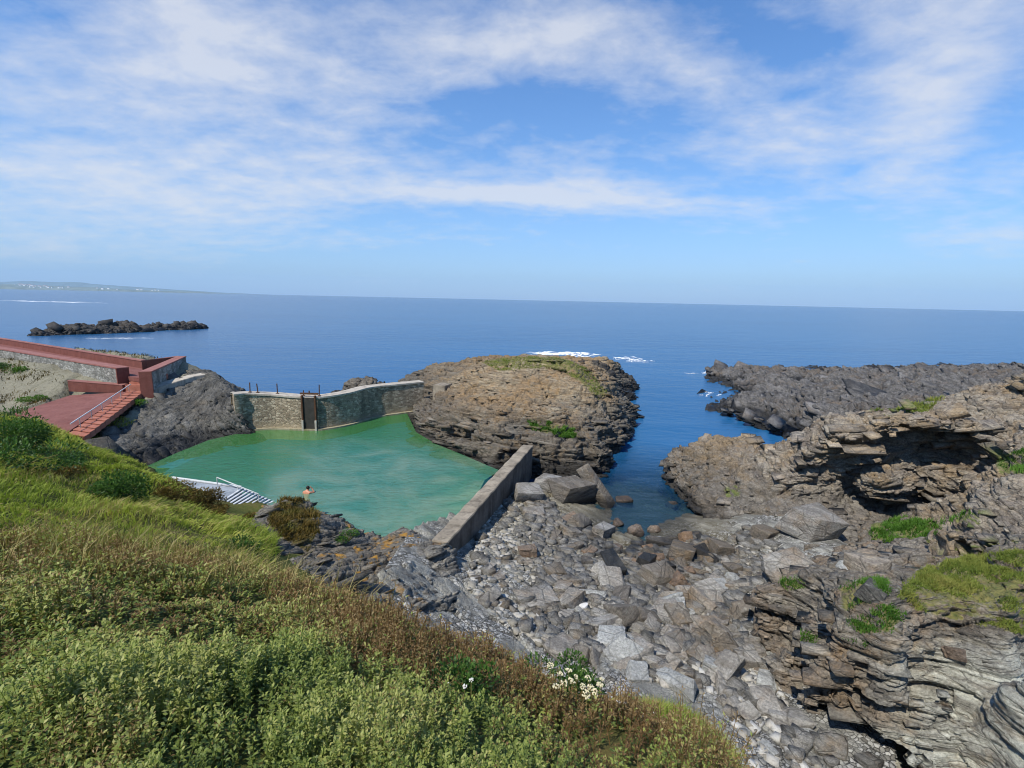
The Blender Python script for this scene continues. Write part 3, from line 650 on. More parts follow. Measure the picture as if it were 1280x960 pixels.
# headland with the hollow under its slab
head = pts((820, 606, 'z', -.6), (846, 642, 'z', -.5), (868, 660, 'z', -.2), (905, 680, 'z', .1), (945, 700, 'z', .3), (990, 715, 'z', .9), (1060, 720, 'z', 1.6),
  (823, 585, 'z', .5), (826, 570, 'y', 32), (850, 557, 'y', 32), (900, 546, 'y', 32), (942, 548, 'y', 31.5), (962, 560, 'y', 30), (850, 590, 'y', 29.4), (900, 575, 'y', 28.6), (940, 575, 'y', 28), (868, 615, 'y', 27.2), (860, 640, 'y', 26.2), (900, 655, 'y', 23.8), (890, 630, 'y', 25.4), (930, 610, 'y', 25.6), (960, 640, 'y', 23.4), (985, 608, 'y', 24.4), (940, 675, 'y', 21.8), (985, 660, 'y', 22.0), (975, 600, 'y', 25.0),
  ('w', 12, 35, .3), ('w', 16, 35, .6), ('w', 10.5, 34, -.6), ('w', 20, 36, .6), ('w', 26, 37, 1.0), ('w', 34, 37, 2.0), ('w', 46, 36, 3.0),
  (968, 586, 'y', 25.4), (1000, 563, 'y', 24.4), (1050, 540, 'y', 23.4), (1110, 541, 'y', 23.0), (1170, 536, 'y', 22.8), (1222, 530, 'y', 22.6),
  (1000, 547, 'y', 26.5), (1050, 518, 'y', 26.5), (1090, 507, 'y', 26.8), (1150, 500, 'y', 26.8), (1200, 490, 'y', 26.5), (1235, 476, 'y', 26.5), (1285, 462, 'y', 26),
  (1215, 590, 'y', 21.6),
  (1000, 640, 'y', 22.7), (1050, 640, 'y', 22.4), (1110, 639, 'y', 22.2), (1170, 637, 'y', 21.9), (1208, 622, 'y', 20.9),
  (1240, 500, 'y', 24.6), (1238, 540, 'y', 22.6), (1228, 580, 'y', 21), (1260, 560, 'y', 20.6), (1285, 520, 'y', 22.5), (1285, 575, 'y', 19), (1240, 600, 'y', 19.4),
  (1225, 625, 'y', 18.5), (1260, 600, 'y', 17.8), (1285, 590, 'y', 17.5), (1215, 655, 'y', 18.6), (1235, 690, 'y', 16.3), (1285, 690, 'y', 15.2), (1190, 668, 'z', 3.2),
  (1050, 690, 'z', 2.0), (1120, 668, 'z', 2.2), (1160, 680, 'z', 2.8), (1100, 700, 'z', 2.9), (1160, 710, 'z', 3.6), (1020, 690, 'z', 1.9),
  ('w', 34, 30, 6.5), ('w', 40, 28, 7.5), ('w', 26, 20, 7.5), ('w', 30, 14, 8.5), ('w', 22, 14, 7), ('w', 18, 13, 5.6), ('w', 40, 20, 8))
head_hf = HF(head, 0.25, 1, -3)
# layered cliff in front on the right
clf = pts((940, 740, 'z', 2.6), (948, 728, 'z', 3.0), (1000, 711, 'z', 3.6), (1035, 720, 'z', 3.9), (1060, 705, 'z', 3.5), (1130, 705, 'z', 4.0), (1060, 735, 'z', 4.3), (1085, 752, 'z', 4.6), (1120, 740, 'z', 5.0), (1140, 770, 'z', 5.0), (1200, 785, 'z', 5.1), (1290, 800, 'z', 5.4), (1160, 700, 'z', 4.3), (1285, 700, 'z', 5.6), (1200, 740, 'z', 5.1), (1285, 745, 'z', 5.6),
  (945, 775, 'z', 2.0), (985, 770, 'z', 3.2), (1040, 775, 'z', 4.0), (1090, 790, 'z', 4.3), (950, 810, 'z', 1.7), (1000, 810, 'z', 3.0), (1060, 815, 'z', 3.7), (1120, 815, 'z', 4.2), (1200, 820, 'z', 4.6), (1290, 830, 'z', 4.9),
  (975, 850, 'z', 1.9), (1010, 860, 'z', 2.3), (1080, 860, 'z', 2.9), (1150, 870, 'z', 3.3), (1290, 880, 'z', 3.5), (1000, 895, 'z', 1.6), (1040, 905, 'z', 1.7), (1130, 915, 'z', 1.9), (1200, 915, 'z', 2.4), (1290, 925, 'z', 2.6), (1290, 965, 'z', 2.0), (1200, 965, 'z', 1.9), (1110, 965, 'z', 1.45),
  (935, 790, 'z', .6), (955, 840, 'z', .6), (980, 890, 'z', .6), (1000, 930, 'z', .8), (1040, 965, 'z', .9), ('w', 8.6, 17.2, .3), ('w', 10.5, 19, .6), ('w', 7.2, 8, .8), ('w', 7.6, 6, .8), ('w', 12, 5.5, 1.9), ('w', 16, 7, 3.0), ('w', 18, 12, 6), ('w', 15, 19, 2.5), ('w', 20, 17, 4), ('w', 13, 19.6, 1.2), ('w', 10, 5, 1.5))
clf_hf = HF(clf, 0.2, 1, -3)
# ------------------------------------------------------------------ rock and ground materials
BED_I, BED_H, BED_C, BED_D = (0.07, 0.10, 1.0), (-0.22, -0.16, 1.0), (-0.16, 0.10, 1.0), (0.75, -0.2, 0.8)
m_islet = rock_mat('islet rock', BED_I, '4f4a42', '96856b', 'b9a98b', '9c7f58', 0.62, 0.95, 0.4, 0.12, ('55592f', '857f4c'), 11, zone=(2.6, 3.8, '45423c', '77736a', .8))
m_head = rock_mat('headland rock', BED_H, '47433e', '8b8072', 'b3a894', '96805f', 0.5, 0.55, 0.4, 0.1, ('4c5c30', '7f8048'), 11, zone=(1.6, 3.2, '42403b', '706c65', .65))
m_cliff = rock_mat('layered cliff rock', BED_C, '48443f', '797266', '9f9787', '857058', 0.45, 0.6, 0.35, 0.1, ('565e34', '8f8650'), 10, 'c6c6b6')
m_dark = rock_mat('dark outcrop rock', BED_D, '34332f', '55534d', '7b7870', '675f52', 0.3, 1.15, 0.35, 0.0, ('41602a', '6d7038'), 5)
m_spur = rock_mat('spur rock', (-0.35, 0.45, 0.8), '403e39', '747067', '9c978b', '7a7060', 0.3, None, 0.4, 0.8, ('4a4a24', '6b5a30'), 7)
m_plat = rock_mat('wave cut platform rock', (0.2, -0.5, 1.0), '3a3938', '605d59', '85817b', '6e6152', 0.3, 0.75, 0.3, 0.0, None, 8)
m_reef = rock_mat('reef rock', (0.4, -0.5, 1.0), '242424', '3b3936', '57534c', '5d5040', 0.35, 1.0, 0.1, 0.0, None, 5, None, 0.5)
m_bould = rock_mat('boulder rock', (0.3, 0.2, 1.0), '5a564b', '89837a', 'aeaaa0', '8b7860', 0.28, 0.3, 0.3, 0.05, None, 4)
m_pale = rock_mat('pale slate', (0.3, 0.2, 1.0), '77766f', '9a9a94', 'b5b5ae', '8d8576', 0.1, None, 0.3, 0.0, None, 4)
m_brown = rock_mat('brown boulder rock', (0.2, 0.3, 1.0), '4a4036', '75675a', '8e8070', '80664d', 0.55, 0.12, 0.2, 0.05, None, 3)

def px_mask(V, polys, soft=None):
    x, y, wd = project(V); m = np.zeros(len(V), bool)
    for p in polys: m |= in_poly(x, y, p) & (wd > 0)
    return m

# hillside ground under the plants
def ground_mesh(name, hf, h, mat, zoff=None, keep=None, amp=0.0, f=0.6, seed=1, smooth=True):
    X = np.arange(hf.x0, hf.x0 + hf.nx * hf.h - hf.h, h); Y = np.arange(hf.y0, hf.y0 + hf.ny * hf.h - hf.h, h)
    gx, gy = np.meshgrid(X, Y, indexing='ij'); Z = hf(gx, gy)
    V = np.stack([gx.ravel(), gy.ravel(), Z.ravel()], 1)
    if amp: V[:, 2] += amp * fbm(V * f, 4, seed)
    if zoff is not None: V[:, 2] += zoff(V)
    i = np.arange(len(X) * len(Y)).reshape(len(X), len(Y))
    Q = np.stack([i[:-1, :-1], i[1:, :-1], i[1:, 1:], i[:-1, 1:]], -1).reshape(-1, 4)
    if keep is not None: Q = Q[keep(V[Q].mean(1))]
    return V, Q

t = NT('hillside soil and turf'); p = t.pos()
col = t.ramp(t.noise(p, 0.5, 6, 0.65), [(0.3, '3f4a22'), (0.5, '5c5f30'), (0.7, '77683f')])
dry = t.ramp(t.noise(p, 2.6, 7, 0.7), [(0.3, '6c6853'), (0.5, '8d8875'), (0.72, '58563c')])
yy = t.xyz(p)[1]
col = t.mix(t.step(t.math('ADD', yy, t.math('MULTIPLY', t.noise(p, 0.4, 3), 4.0)), 36.5, 38.5), col, dry)
col = t.mix(0.7, col, t.ramp(t.noise(p, 10, 5, 0.7), [(0.3, 0.5), (0.5, 1.0), (0.8, 1.4)]), 'MULTIPLY')
m_soil = t.done(t.principled(col, 0.95, t.bump(t.noise(p, 7, 7, 0.7), 0.8, 0.1), 0.1))
def hill_off(V):
    px, py, _ = project(V); o_ = np.zeros(len(V))
    pool = [(q[0], q[1]) for q in (atz(a, b, .8) for a, b in [(186, 586), (221, 566), (300, 545), (306, 540), (402, 536), (508, 515), (520, 540), (606, 600), (560, 690), (500, 672), (451, 655), (370, 624), (345, 632), (300, 626), (234, 606)])]
    o_[in_poly(V[:, 0], V[:, 1], pool)] = -3
    o_[(px > 352) & (px < 600) & (py > 600) & (py < 690) & (V[:, 1] > 15) & (V[:, 1] < 28)] = -2.5
    far = V[:, 1] > 29
    m = in_poly(px, py, [(10, 519), (82, 491), (84, 474), (156, 480), (186, 480), (190, 490), (106, 556), (60, 538)]) & far
    o_[m] -= .75
    m = in_poly(px, py, [(-300, 390), (22, 424), (178, 448), (228, 444), (222, 458), (190, 470), (186, 490), (152, 487), (150, 466), (0, 446), (-300, 420)]) & (V[:, 1] > 38)
    o_[m] -= 1.1
    return o_
V, Q = ground_mesh('hillside', hill_hf, 0.2, m_soil, zoff=hill_off, amp=0.22, f=0.7, keep=lambda c: (c[:, 2] > -.9) & (c[:, 0] > -110))
tag(np_mesh('hillside', V, Q, m_soil, True), 'grassy slope falling from the viewpoint to the sea pool', kind='structure')

# ------------------------------------------------------------------ rock masses
def post_isl(V, N):
    g = px_mask(V, [[(600, 452), (640, 446), (700, 447), (735, 462), (760, 492), (748, 500), (728, 480), (700, 462), (660, 460), (625, 464)], [(662, 528), (690, 528), (722, 541), (715, 547), (690, 543), (665, 537)]])
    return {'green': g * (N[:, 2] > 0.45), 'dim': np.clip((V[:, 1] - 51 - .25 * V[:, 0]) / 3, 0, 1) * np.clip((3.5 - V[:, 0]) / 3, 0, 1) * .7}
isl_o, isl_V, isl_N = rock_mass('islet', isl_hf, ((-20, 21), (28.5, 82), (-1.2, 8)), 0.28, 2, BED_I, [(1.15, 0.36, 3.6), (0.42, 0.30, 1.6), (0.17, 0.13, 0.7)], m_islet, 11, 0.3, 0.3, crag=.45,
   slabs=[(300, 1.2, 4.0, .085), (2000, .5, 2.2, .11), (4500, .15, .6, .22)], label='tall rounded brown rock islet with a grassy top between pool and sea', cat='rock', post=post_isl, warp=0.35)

def carve_head(x, y, z, Fv):
    for (px, py, yy, r, k) in [(1090, 598, 22.9, (4.0, 1.7, 1.75), 1), (1165, 566, 23.0, (2.7, 2.3, 1.15), 1), (1020, 612, 23.4, (1.7, 1.3, 1.15), 1)]:
        c = aty(px, py, yy)
        e = (np.abs((x - c[0]) / r[0]) ** 3.2 + np.abs((y - c[1]) / r[1]) ** 3.2 + np.abs((z - c[2]) / r[2]) ** 3.2) ** (1 / 3.2)
        Fv = np.maximum(Fv, np.minimum((1 - e) * min(r), z - 1.45))
    c = aty(1115, 602, 23.3) # bedded block left standing in the hollow
    e = np.sqrt(((x - c[0]) / 1.7) ** 2 + ((y - c[1]) / 1.0) ** 2 + ((z - c[2] + .2) / .95) ** 2)
    Fv = np.minimum(Fv, (e - 1) * 1.25)
    return Fv
def post_head(V, N):
    g = px_mask(V, [[(1090, 512), (1130, 499), (1175, 497), (1160, 512), (1110, 520)], [(1088, 655), (1120, 650), (1178, 652), (1170, 676), (1110, 690), (1090, 680)], [(1240, 570), (1285, 560), (1285, 592), (1250, 592)], [(1190, 650), (1225, 636), (1225, 655), (1195, 664)], [(1150, 690), (1290, 670), (1290, 800), (1150, 760)], [(905, 610), (925, 605), (925, 620), (908, 622)]])
    return {'green': g * (N[:, 2] > 0.5)}
head_o, head_V, head_N = rock_mass('headland', head_hf, ((8.5, 34), (13, 38), (-1.2, 9.5)), 0.24, 2, BED_H, [(1.1, 0.36, 3.4), (0.4, 0.26, 1.5), (0.16, 0.12, 0.6)], m_head, 23, 0.3, 0.33, carve_head, crag=.6,
   slabs=[(220, .9, 2.2, .12), (2600, .35, 1.5, .15), (6000, .12, .55, .28)], label='rugged brown headland with a dark hollow under its slab', cat='rock', post=post_head, warp=0.4)

def carve_clf(x, y, z, Fv):
    for (px, py, zz, r) in [(1070, 922, 1.6, (2.6, .8, .5)), (1150, 930, 1.7, (1.6, .7, .4)), (990, 800, 2.3, (.9, 2.0, .22)), (1050, 785, 3.3, (2.5, .8, .2))]:
        c = atz(px, py, zz)
        e = np.sqrt(((x - c[0]) / r[0]) ** 2 + ((y - c[1]) / r[1]) ** 2 + ((z - c[2]) / r[2]) ** 2)
        Fv = np.maximum(Fv, (1 - e) * min(r))
    return Fv
GR_C = [[(1120, 745), (1155, 712), (1215, 695), (1290, 690), (1290, 795), (1240, 785), (1165, 768), (1140, 760)], [(1050, 735), (1100, 722), (1112, 740), (1075, 755), (1055, 765)], [(975, 728), (1005, 722), (1005, 735), (980, 738)], [(1060, 780), (1110, 755), (1130, 770), (1110, 790), (1075, 792)]]
def post_clf(V, N):
    x, y, _ = project(V)
    g = px_mask(V, GR_C)
    pale = np.clip((x - 1075) / 120, 0, 1) * np.clip((y - 790) / 40, 0, 1)
    pale = np.maximum(pale, np.clip((y - 890 - (x - 1000) * 0.06) / 30, 0, 1))
    return {'green': g * (N[:, 2] > 0.4), 'pale': pale}
def w_clf(V):
    a = post_clf(V, V * 0 + 1)
    return np.clip(1 - .8 * a['pale'] - .93 * a['green'], 0, 1)
clf_o, clf_V, clf_N = rock_mass('layered_cliff', clf_hf, ((6.2, 18.5), (3.6, 20.5), (-.4, 7.5)), 0.15, 2, BED_C, [(0.7, 0.26, 3.4), (0.23, 0.13, 1.5), (0.085, 0.055, 0.5)], m_cliff, 37, 0.25, 0.4, carve_clf,
   slabs=[(45, .7, 1.3, .12, w_clf), (900, .3, 1.3, .12, w_clf), (4000, .08, .4, .25, w_clf)], label='layered grey and brown cliff face with grass on its top', cat='cliff', post=post_clf, warp=0.22, crag=0.4, damp=lambda V: 1 - .55 * post_clf(V, V * 0 + 1)['pale'])

dark_o, dark_V, dark_N = rock_mass('rock_outcrop', dark_hf, ((-35, -19.5), (28.5, 53), (-1, 6.5)), 0.25, 2, BED_D, [(0.9, 0.14, 2.8), (0.35, 0.1, 1.4), (0.15, 0.05, 0.6)], m_dark, 41, 0.22, 0.4,
   slabs=[(160, .8, 2.6, .16), (1800, .3, 1.6, .14), (2500, .15, .6, .2)], label='dark slanting rock face between the red stairs and the pool', cat='rock', warp=0.3, crag=.18)
def post_spur(V, N):
    return {'green': px_mask(V, [[(335, 650), (350, 628), (375, 622), (392, 640), (398, 660), (385, 690), (345, 668)]]) * (N[:, 2] > 0.3)}
spur_o, spur_V, spur_N = rock_mass('rock_spur', spur_hf, ((-15, 0), (10.5, 27), (-.6, 6)), 0.18, 2, (-0.35, 0.45, 0.8), [(0.7, 0.26, 2.4), (0.26, 0.14, 1.0), (0.1, 0.05, 0.4)], m_spur, 53, 0.25, 0.5,
   slabs=[(60, .8, 2.0, .1), (600, .25, 1.1, .13), (1500, .08, .3, .25)], label='grey rock spur with orange lichen between pool and hillside', cat='rock', post=post_spur, warp=0.3, crag=.3)
plat_o, plat_V, plat_N = rock_mass('rock_platform', plat_hf, ((20, 112), (35, 106), (-1, 5.5)), 0.5, 2, (0.2, -0.5, 1.0), [(1.1, 0.5, 4.0), (0.5, 0.35, 1.6), (0.25, 0.12, 0.7)], m_plat, 61, 0.35, 0.3,
   slabs=[(500, 2, 7, .1), (3500, .6, 2.6, .14), (5000, .3, .9, .25)], label='low grey rock platform reaching into the open sea', cat='rock', keep=lambda c: c[:, 0] < 108, warp=0.8)
# long dark reef off the left shore
rf = []
for k in range(26):
    u = k / 25; x = -127 + 23 * u; y = 126 + 42 * u + 2 * math.sin(k)
    wd = 7 + 11 * math.sin(math.pi * min(1, u * 1.05)) ; top = (0.5 + 2.5 * math.sin(math.pi * min(1, u * 0.9 + 0.12)) + 1.1 * math.sin(k * 1.9)) * (1 - 0.55 * u)
    rf += [(x, y - wd, -1.2), (x, y - wd * .45, top * .75), (x, y + wd * .1, top), (x, y + wd * .8, -1.2)]
reef_hf = HF(np.array(rf), 1.0, 1, -3)
rock_mass('reef', reef_hf, ((-142, -86), (108, 168), (-1, 7)), 0.8, 2, (0.4, -0.5, 1.0), [(2.2, 1.1, 6), (1.0, 0.6, 2.6), (0.5, 0.3, 1.2)], m_reef, 71, 0.9, 0.16,
   slabs=[(1500, 1, 4, .5), (2500, .4, 1.4, .5)], label='long black jagged reef lying offshore beyond the red walkway', cat='reef', fine=0.12, crag=1.4)
# rock just outside the pool wall
q = []
for (a, b, c) in [(418, 491, -.6), (440, 493, -.6), (480, 490, -.6), (486, 482, -.6)]: q.append(atz(a, b, c))
q += [aty(425, 488, 53), aty(445, 486, 53), aty(440, 473, 56), aty(458, 471, 56), aty(476, 474, 56), aty(470, 482, 54)] + [np.array(v) for v in [(-18, 62, -1), (-13, 62, -1), (-22, 58, -1)]]
rock_mass('sea_rock', HF(np.array(q), 0.3, 1, -3), ((-24, -11), (48, 64), (-.8, 4)), 0.3, 2, (0.3, -0.3, 1), [(0.8, 0.4, 2), (0.3, 0.2, 0.9)], m_islet, 77, 0.4, 0.4,
   slabs=[(500, .25, 1.2, .3)], label='small brown sea rock just outside the curved pool wall', cat='rock')

bk = pts((712, 451, 'y', 64), (730, 448, 'y', 66), (757, 448, 'y', 68), (776, 456, 'y', 67.5), (789, 473, 'y', 66.5), (765, 460, 'y', 64), (745, 454, 'y', 65), (775, 478, 'y', 62), (765, 470, 'y', 60),
  ('w', 18.2, 66, -1), ('w', 19, 72, -1), ('w', 15, 78, -1), ('w', 8, 76, -1), ('w', 6, 68, -1), ('w', 9, 60, 0), ('w', 12.5, 54, -.5), ('w', 15.5, 58, -1))
rock_mass('sea_rock', HF(bk, 0.3, 1, -3), ((5, 20.5), (53, 79), (-1, 6)), 0.3, 2, BED_I, [(1.0, 0.25, 2.4), (0.4, 0.2, 1)], m_reef, 73, 0.3, 0.35,
   slabs=[(1200, .3, 1.0, .4), (1500, .2, .6, .4)], label='black wet rocks at the seaward right end of the islet', cat='rock', crag=1.3)

# beach bed: slabs of bedrock showing between shingle
t = NT('shore bedrock and shingle'); p = t.pos(); bv = bed_vec(t, (0.5, 0.4, 0.75), 6)
lay = t.noise(bv, 0.8, 7, 0.65, 0.3)
rk = t.ramp(lay, [(0.3, '5c5b55'), (0.48, '85837a'), (0.65, 'a9a79b')])
vc = t.xyz(t.vor(p, 9, 'F1', 'Color'))[0]; ve = t.vor(p, 9, 'DISTANCE_TO_EDGE')
pb = t.mix(t.step(ve, 0.0, 0.09), '2c2a25', t.ramp(vc, [(0.1, '65625a'), (0.45, '8b8980'), (0.8, 'b0aea6')]))
col = t.mix(t.step(t.noise(p, 0.55, 5, 0.6), 0.46, 0.54), pb, rk)
fin = t.noise(p, 16, 5, 0.7)
col = t.mix(0.75, col, t.ramp(fin, [(0.25, 0.5), (0.5, 1.0), (0.78, 1.45)]), 'MULTIPLY')
z = t.math('ADD', t.xyz(p)[2], t.math('MULTIPLY', t.math('SUBTRACT', t.noise(p, 0.8, 4), 0.5), 0.7))
wet = t.step(z, 0.4, 0.05)
col = t.mix(t.math('MULTIPLY', t.step(z, 1.15, 0.6), 0.4), col, '6d5f38')
col = t.mix(t.math('MULTIPLY', wet, 0.75), col, '35342c')
hgt = t.math('ADD', t.math('MULTIPLY', t.noise(bv, 2.5, 8, 0.68), 0.7), t.math('ADD', t.math('MULTIPLY', fin, 0.3), t.math('MULTIPLY', t.step(ve, 0, 0.12), 0.35)))
m_shore = t.done(t.principled(col, t.math('SUBTRACT', 0.86, t.math('MULTIPLY', wet, 0.4)), t.bump(hgt, 0.9, 0.08), 0.25))
def shore_off(V):
    N = np.tile((0.25, -0.2, 0.95), (len(V), 1))
    N = N / np.linalg.norm(N, axis=1)[:, None]
    d = strata(V, N, (0.5, 0.4, 0.75), [(0.5, 0.2, 2.0), (0.2, 0.1, 0.9), (0.09, 0.04, 0.4)], 91, 0.4)
    msk = np.clip(fbm(V * 0.4, 3, 17) * 2.5 + 0.6, 0, 1)
    return d * msk + 0.03 * fbm(V * 4, 3, 8)
V, Q = ground_mesh('shore', beach_hf, 0.055, m_shore, zoff=shore_off, keep=lambda c: (c[:, 2] > -3.9) & (c[:, 1] < 47) & (project(c)[0] < 1120) & (project(c)[1] < 1150) & (c[:, 1] > 5))
tag(np_mesh('shore', V, Q, m_shore, False), 'stony tidal shore of bedrock and shingle below the pool', kind='structure')
# ------------------------------------------------------------------ water
POOL_Z = 0.8
pool_px = [(176, 586), (221, 566), (261, 550), (306, 540), (342, 535), (375, 536), (402, 536), (437, 530), (464, 521), (508, 515), (520, 540), (545, 555), (575, 567), (610, 582), (625, 588), (606, 600), (560, 690), (520, 690), (440, 690), (364, 650), (300, 660), (200, 620)]
def water_shader(t, body, body_fac, tint, nrm, rough=0.03, clear=None, ior=1.333, refl=0.72):
    fr = t.n('Fresnel'); fr.inputs['IOR'].default_value = ior; t.l(nrm, fr.inputs['Normal'])
    gl = t.n('BsdfGlossy', Roughness=rough); t.l(nrm, gl.inputs['Normal'])
    tr = t.n('BsdfTransparent')
    if isinstance(tint, bpy.types.NodeSocket): t.l(tint, tr.inputs[0])
    else: tr.inputs[0].default_value = (*tint, 1)
    df = t.n('BsdfDiffuse')
    if isinstance(body, bpy.types.NodeSocket): t.l(body, df.inputs[0])
    else: df.inputs[0].default_value = (*body, 1)
    a = t.n('MixShader'); t.l(tr.outputs[0], a.inputs[1]); t.l(df.outputs[0], a.inputs[2])
    if isinstance(body_fac, bpy.types.NodeSocket): t.l(body_fac, a.inputs[0])
    else: a.inputs[0].default_value = body_fac
    b = t.n('MixShader'); t.l(t.math('MULTIPLY', fr.outputs[0], refl), b.inputs[0]); t.l(a.outputs[0], b.inputs[1]); t.l(gl.outputs[0], b.inputs[2])
    return b
t = NT('open sea water'); p = t.pos()
wv = t.math('ADD', t.math('MULTIPLY', t.noise(t.mapping(p, (1.0, 1.9, 1), (0, 0, 0.35)), 0.55, 5, 0.62, 0.3), 1.0), t.math('MULTIPLY', t.noise(t.mapping(p, (1, 2.2, 1), (0, 0, 0.2)), 0.09, 4, 0.6), 3.0))
bn = t.bump(wv, 0.5, 0.16)
patch = t.noise(t.mapping(p, (0.25, 1.3, 1), (0, 0, 0.15)), 0.013, 5, 0.6, 0.4)
body = t.mix(t.step(patch, 0.35, 0.65), (0.012, 0.098, 0.235), (0.020, 0.125, 0.28))
dd = t.n('VectorMath', _operation='DISTANCE'); t.l(p, dd.inputs[0]); dd.inputs[1].default_value = (6.5, 25.0, 0)
clear = t.step(t.math('ADD', dd.outputs['Value'], t.math('MULTIPLY', t.noise(p, 0.3, 3), 5.0)), 7.0, 19.0)
bf = t.math('ADD', t.math('MULTIPLY', clear, 0.84), 0.14)
m_sea = t.done(water_shader(t, body, bf, (0.55, 0.78, 0.76), bn, 0.2))
# one sheet to the horizon, finer near the shore
rings = [0, 30, 60, 120, 250, 600, 1500, 4000, 9000, 12000]; n = 96
V = [(0, 40, 0)]; Fc = []
for r in rings[1:]:
    for k in range(n):
        a = 2 * math.pi * k / n; V.append((r * math.cos(a), 40 + r * math.sin(a), 0))
bm = bmesh.new(); vv = [bm.verts.new(v) for v in V]
for k in range(n): bm.faces.new((vv[0], vv[1 + k], vv[1 + (k + 1) % n]))
for i in range(len(rings) - 2):
    for k in range(n):
        a, b = 1 + i * n, 1 + (i + 1) * n
        bm.faces.new((vv[a + k], vv[b + k], vv[b + (k + 1) % n], vv[a + (k + 1) % n]))
sea = tag(bm_obj('sea', bm, m_sea), 'deep blue open sea rippled by wind', kind='structure')

t = NT('green pool water'); p = t.pos()
wv = t.math('ADD', t.noise(t.mapping(p, (1, 1.7, 1), (0, 0, 0.3)), 1.7, 5, 0.6, 0.4), t.math('MULTIPLY', t.noise(p, 0.5, 3), 1.2))
bn = t.bump(wv, 0.8, 0.2)
def pool_body(t, p):
    s_ = t.xyz(p); nz = t.math('MULTIPLY', t.math('SUBTRACT', t.noise(p, 0.25, 4, .6, .5), .5), 7.0)
    north = t.step(t.math('ADD', t.math('ADD', s_[1], t.math('MULTIPLY', s_[0], .12)), nz), 31.5, 36.5)
    west = t.step(t.math('ADD', s_[0], nz), -13.0, -17.0)
    g = t.math('MAXIMUM', north, west)
    return t.mix(g, t.mix(t.step(t.noise(p, 0.26, 5, .6, .9), .40, .62), (0.15, 0.48, 0.27), (0.40, 0.64, 0.38)), (0.11, 0.40, 0.10))
m_pool = t.done(water_shader(t, pool_body(t, p), 0.30, (0.84, 1.0, 0.84), bn, 0.05))
pl = [atz(a, b, POOL_Z) for a, b in pool_px]
bm = bmesh.new(); bm.faces.new([bm.verts.new(v) for v in pl]); bmesh.ops.triangulate(bm, faces=bm.faces)
tag(bm_obj('pool_water', bm, m_pool), 'calm emerald water filling the walled sea pool', kind='structure')
# pool floor: concrete with sand and bands of weed, shelving up at its edges
t = NT('pool floor'); p = t.pos()
a = t.noise(p, 0.22, 5, 0.6, 0.6); b = t.noise(p, 1.6, 6, 0.7)
col = t.ramp(t.math('ADD', t.math('MULTIPLY', a, 0.8), t.math('MULTIPLY', b, 0.25)), [(0.36, '74a688'), (0.43, 'b0d0ac'), (0.52, 'f4efc4'), (0.6, '8fba9c')])
dw = t.n('Attribute', _attribute_name='edge').outputs['Fac']
col = t.mix(t.math('MULTIPLY', t.step(t.math('ADD', dw, t.math('MULTIPLY', t.math('SUBTRACT', b, .5), .5)), 0.35, 0.8), 0.9), col, '74a636')
m_pf = t.done(t.principled(col, 0.9, t.bump(b, 0.5, 0.1), 0.1))
X = np.arange(-27, 1.5, 0.25); Y = np.arange(18, 48, 0.25); gx, gy = np.meshgrid(X, Y, indexing='ij')
poly = [(q[0], q[1]) for q in pl]
def dist_poly(x, y, poly):
    d = np.full(x.shape, 1e9)
    for i in range(len(poly)):
        ax, ay = poly[i]; bx, by = poly[(i + 1) % len(poly)]; dx, dy = bx - ax, by - ay
        tt = np.clip(((x - ax) * dx + (y - ay) * dy) / (dx * dx + dy * dy + 1e-9), 0, 1)
        d = np.minimum(d, np.hypot(x - ax - tt * dx, y - ay - tt * dy))
    return d
dp = dist_poly(gx, gy, poly); ins = in_poly(gx, gy, poly)
dz = np.where(ins, -0.40 - 0.25 * np.clip(dp / 5, 0, 1), -0.3 + 0.0 * dp)
north = np.clip((gy - 33.5 + 0.10 * (gx + 12)) / 5.0, 0, 1)
west = np.clip((-15.5 - gx) / 5.0, 0, 1)
rim = np.clip(1 - dp / 1.6, 0, 1)
edge = np.clip(np.maximum(np.maximum(north, west * 0.9), rim * 0.75), 0, 1)
V = np.stack([gx.ravel(), gy.ravel(), dz.ravel()], 1)
ii = np.arange(len(X) * len(Y)).reshape(len(X), len(Y))
Q = np.stack([ii[:-1, :-1], ii[1:, :-1], ii[1:, 1:], ii[:-1, 1:]], -1).reshape(-1, 4)
kp = (in_poly(V[Q].mean(1)[:, 0], V[Q].mean(1)[:, 1], poly) | (dist_poly(V[Q].mean(1)[:, 0], V[Q].mean(1)[:, 1], poly) < 0.8))
tag(np_mesh('pool_floor', V, Q[kp], m_pf, True, None, {'edge': edge.ravel()}), 'sandy and weedy floor under the green pool water', kind='structure')
# deep seabed so that the clear inlet water has a bottom
bm = bmesh.new(); s_ = 300
bm.faces.new([bm.verts.new(v) for v in ((-s_, -50, -4.2), (s_, -50, -4.2), (s_, 400, -4.2), (-s_, 400, -4.2))])
tag(bm_obj('seabed', bm, simple_mat('seabed', '2b3a35', '45503f', 0.4, 0.9)), 'dark seabed', kind='structure')
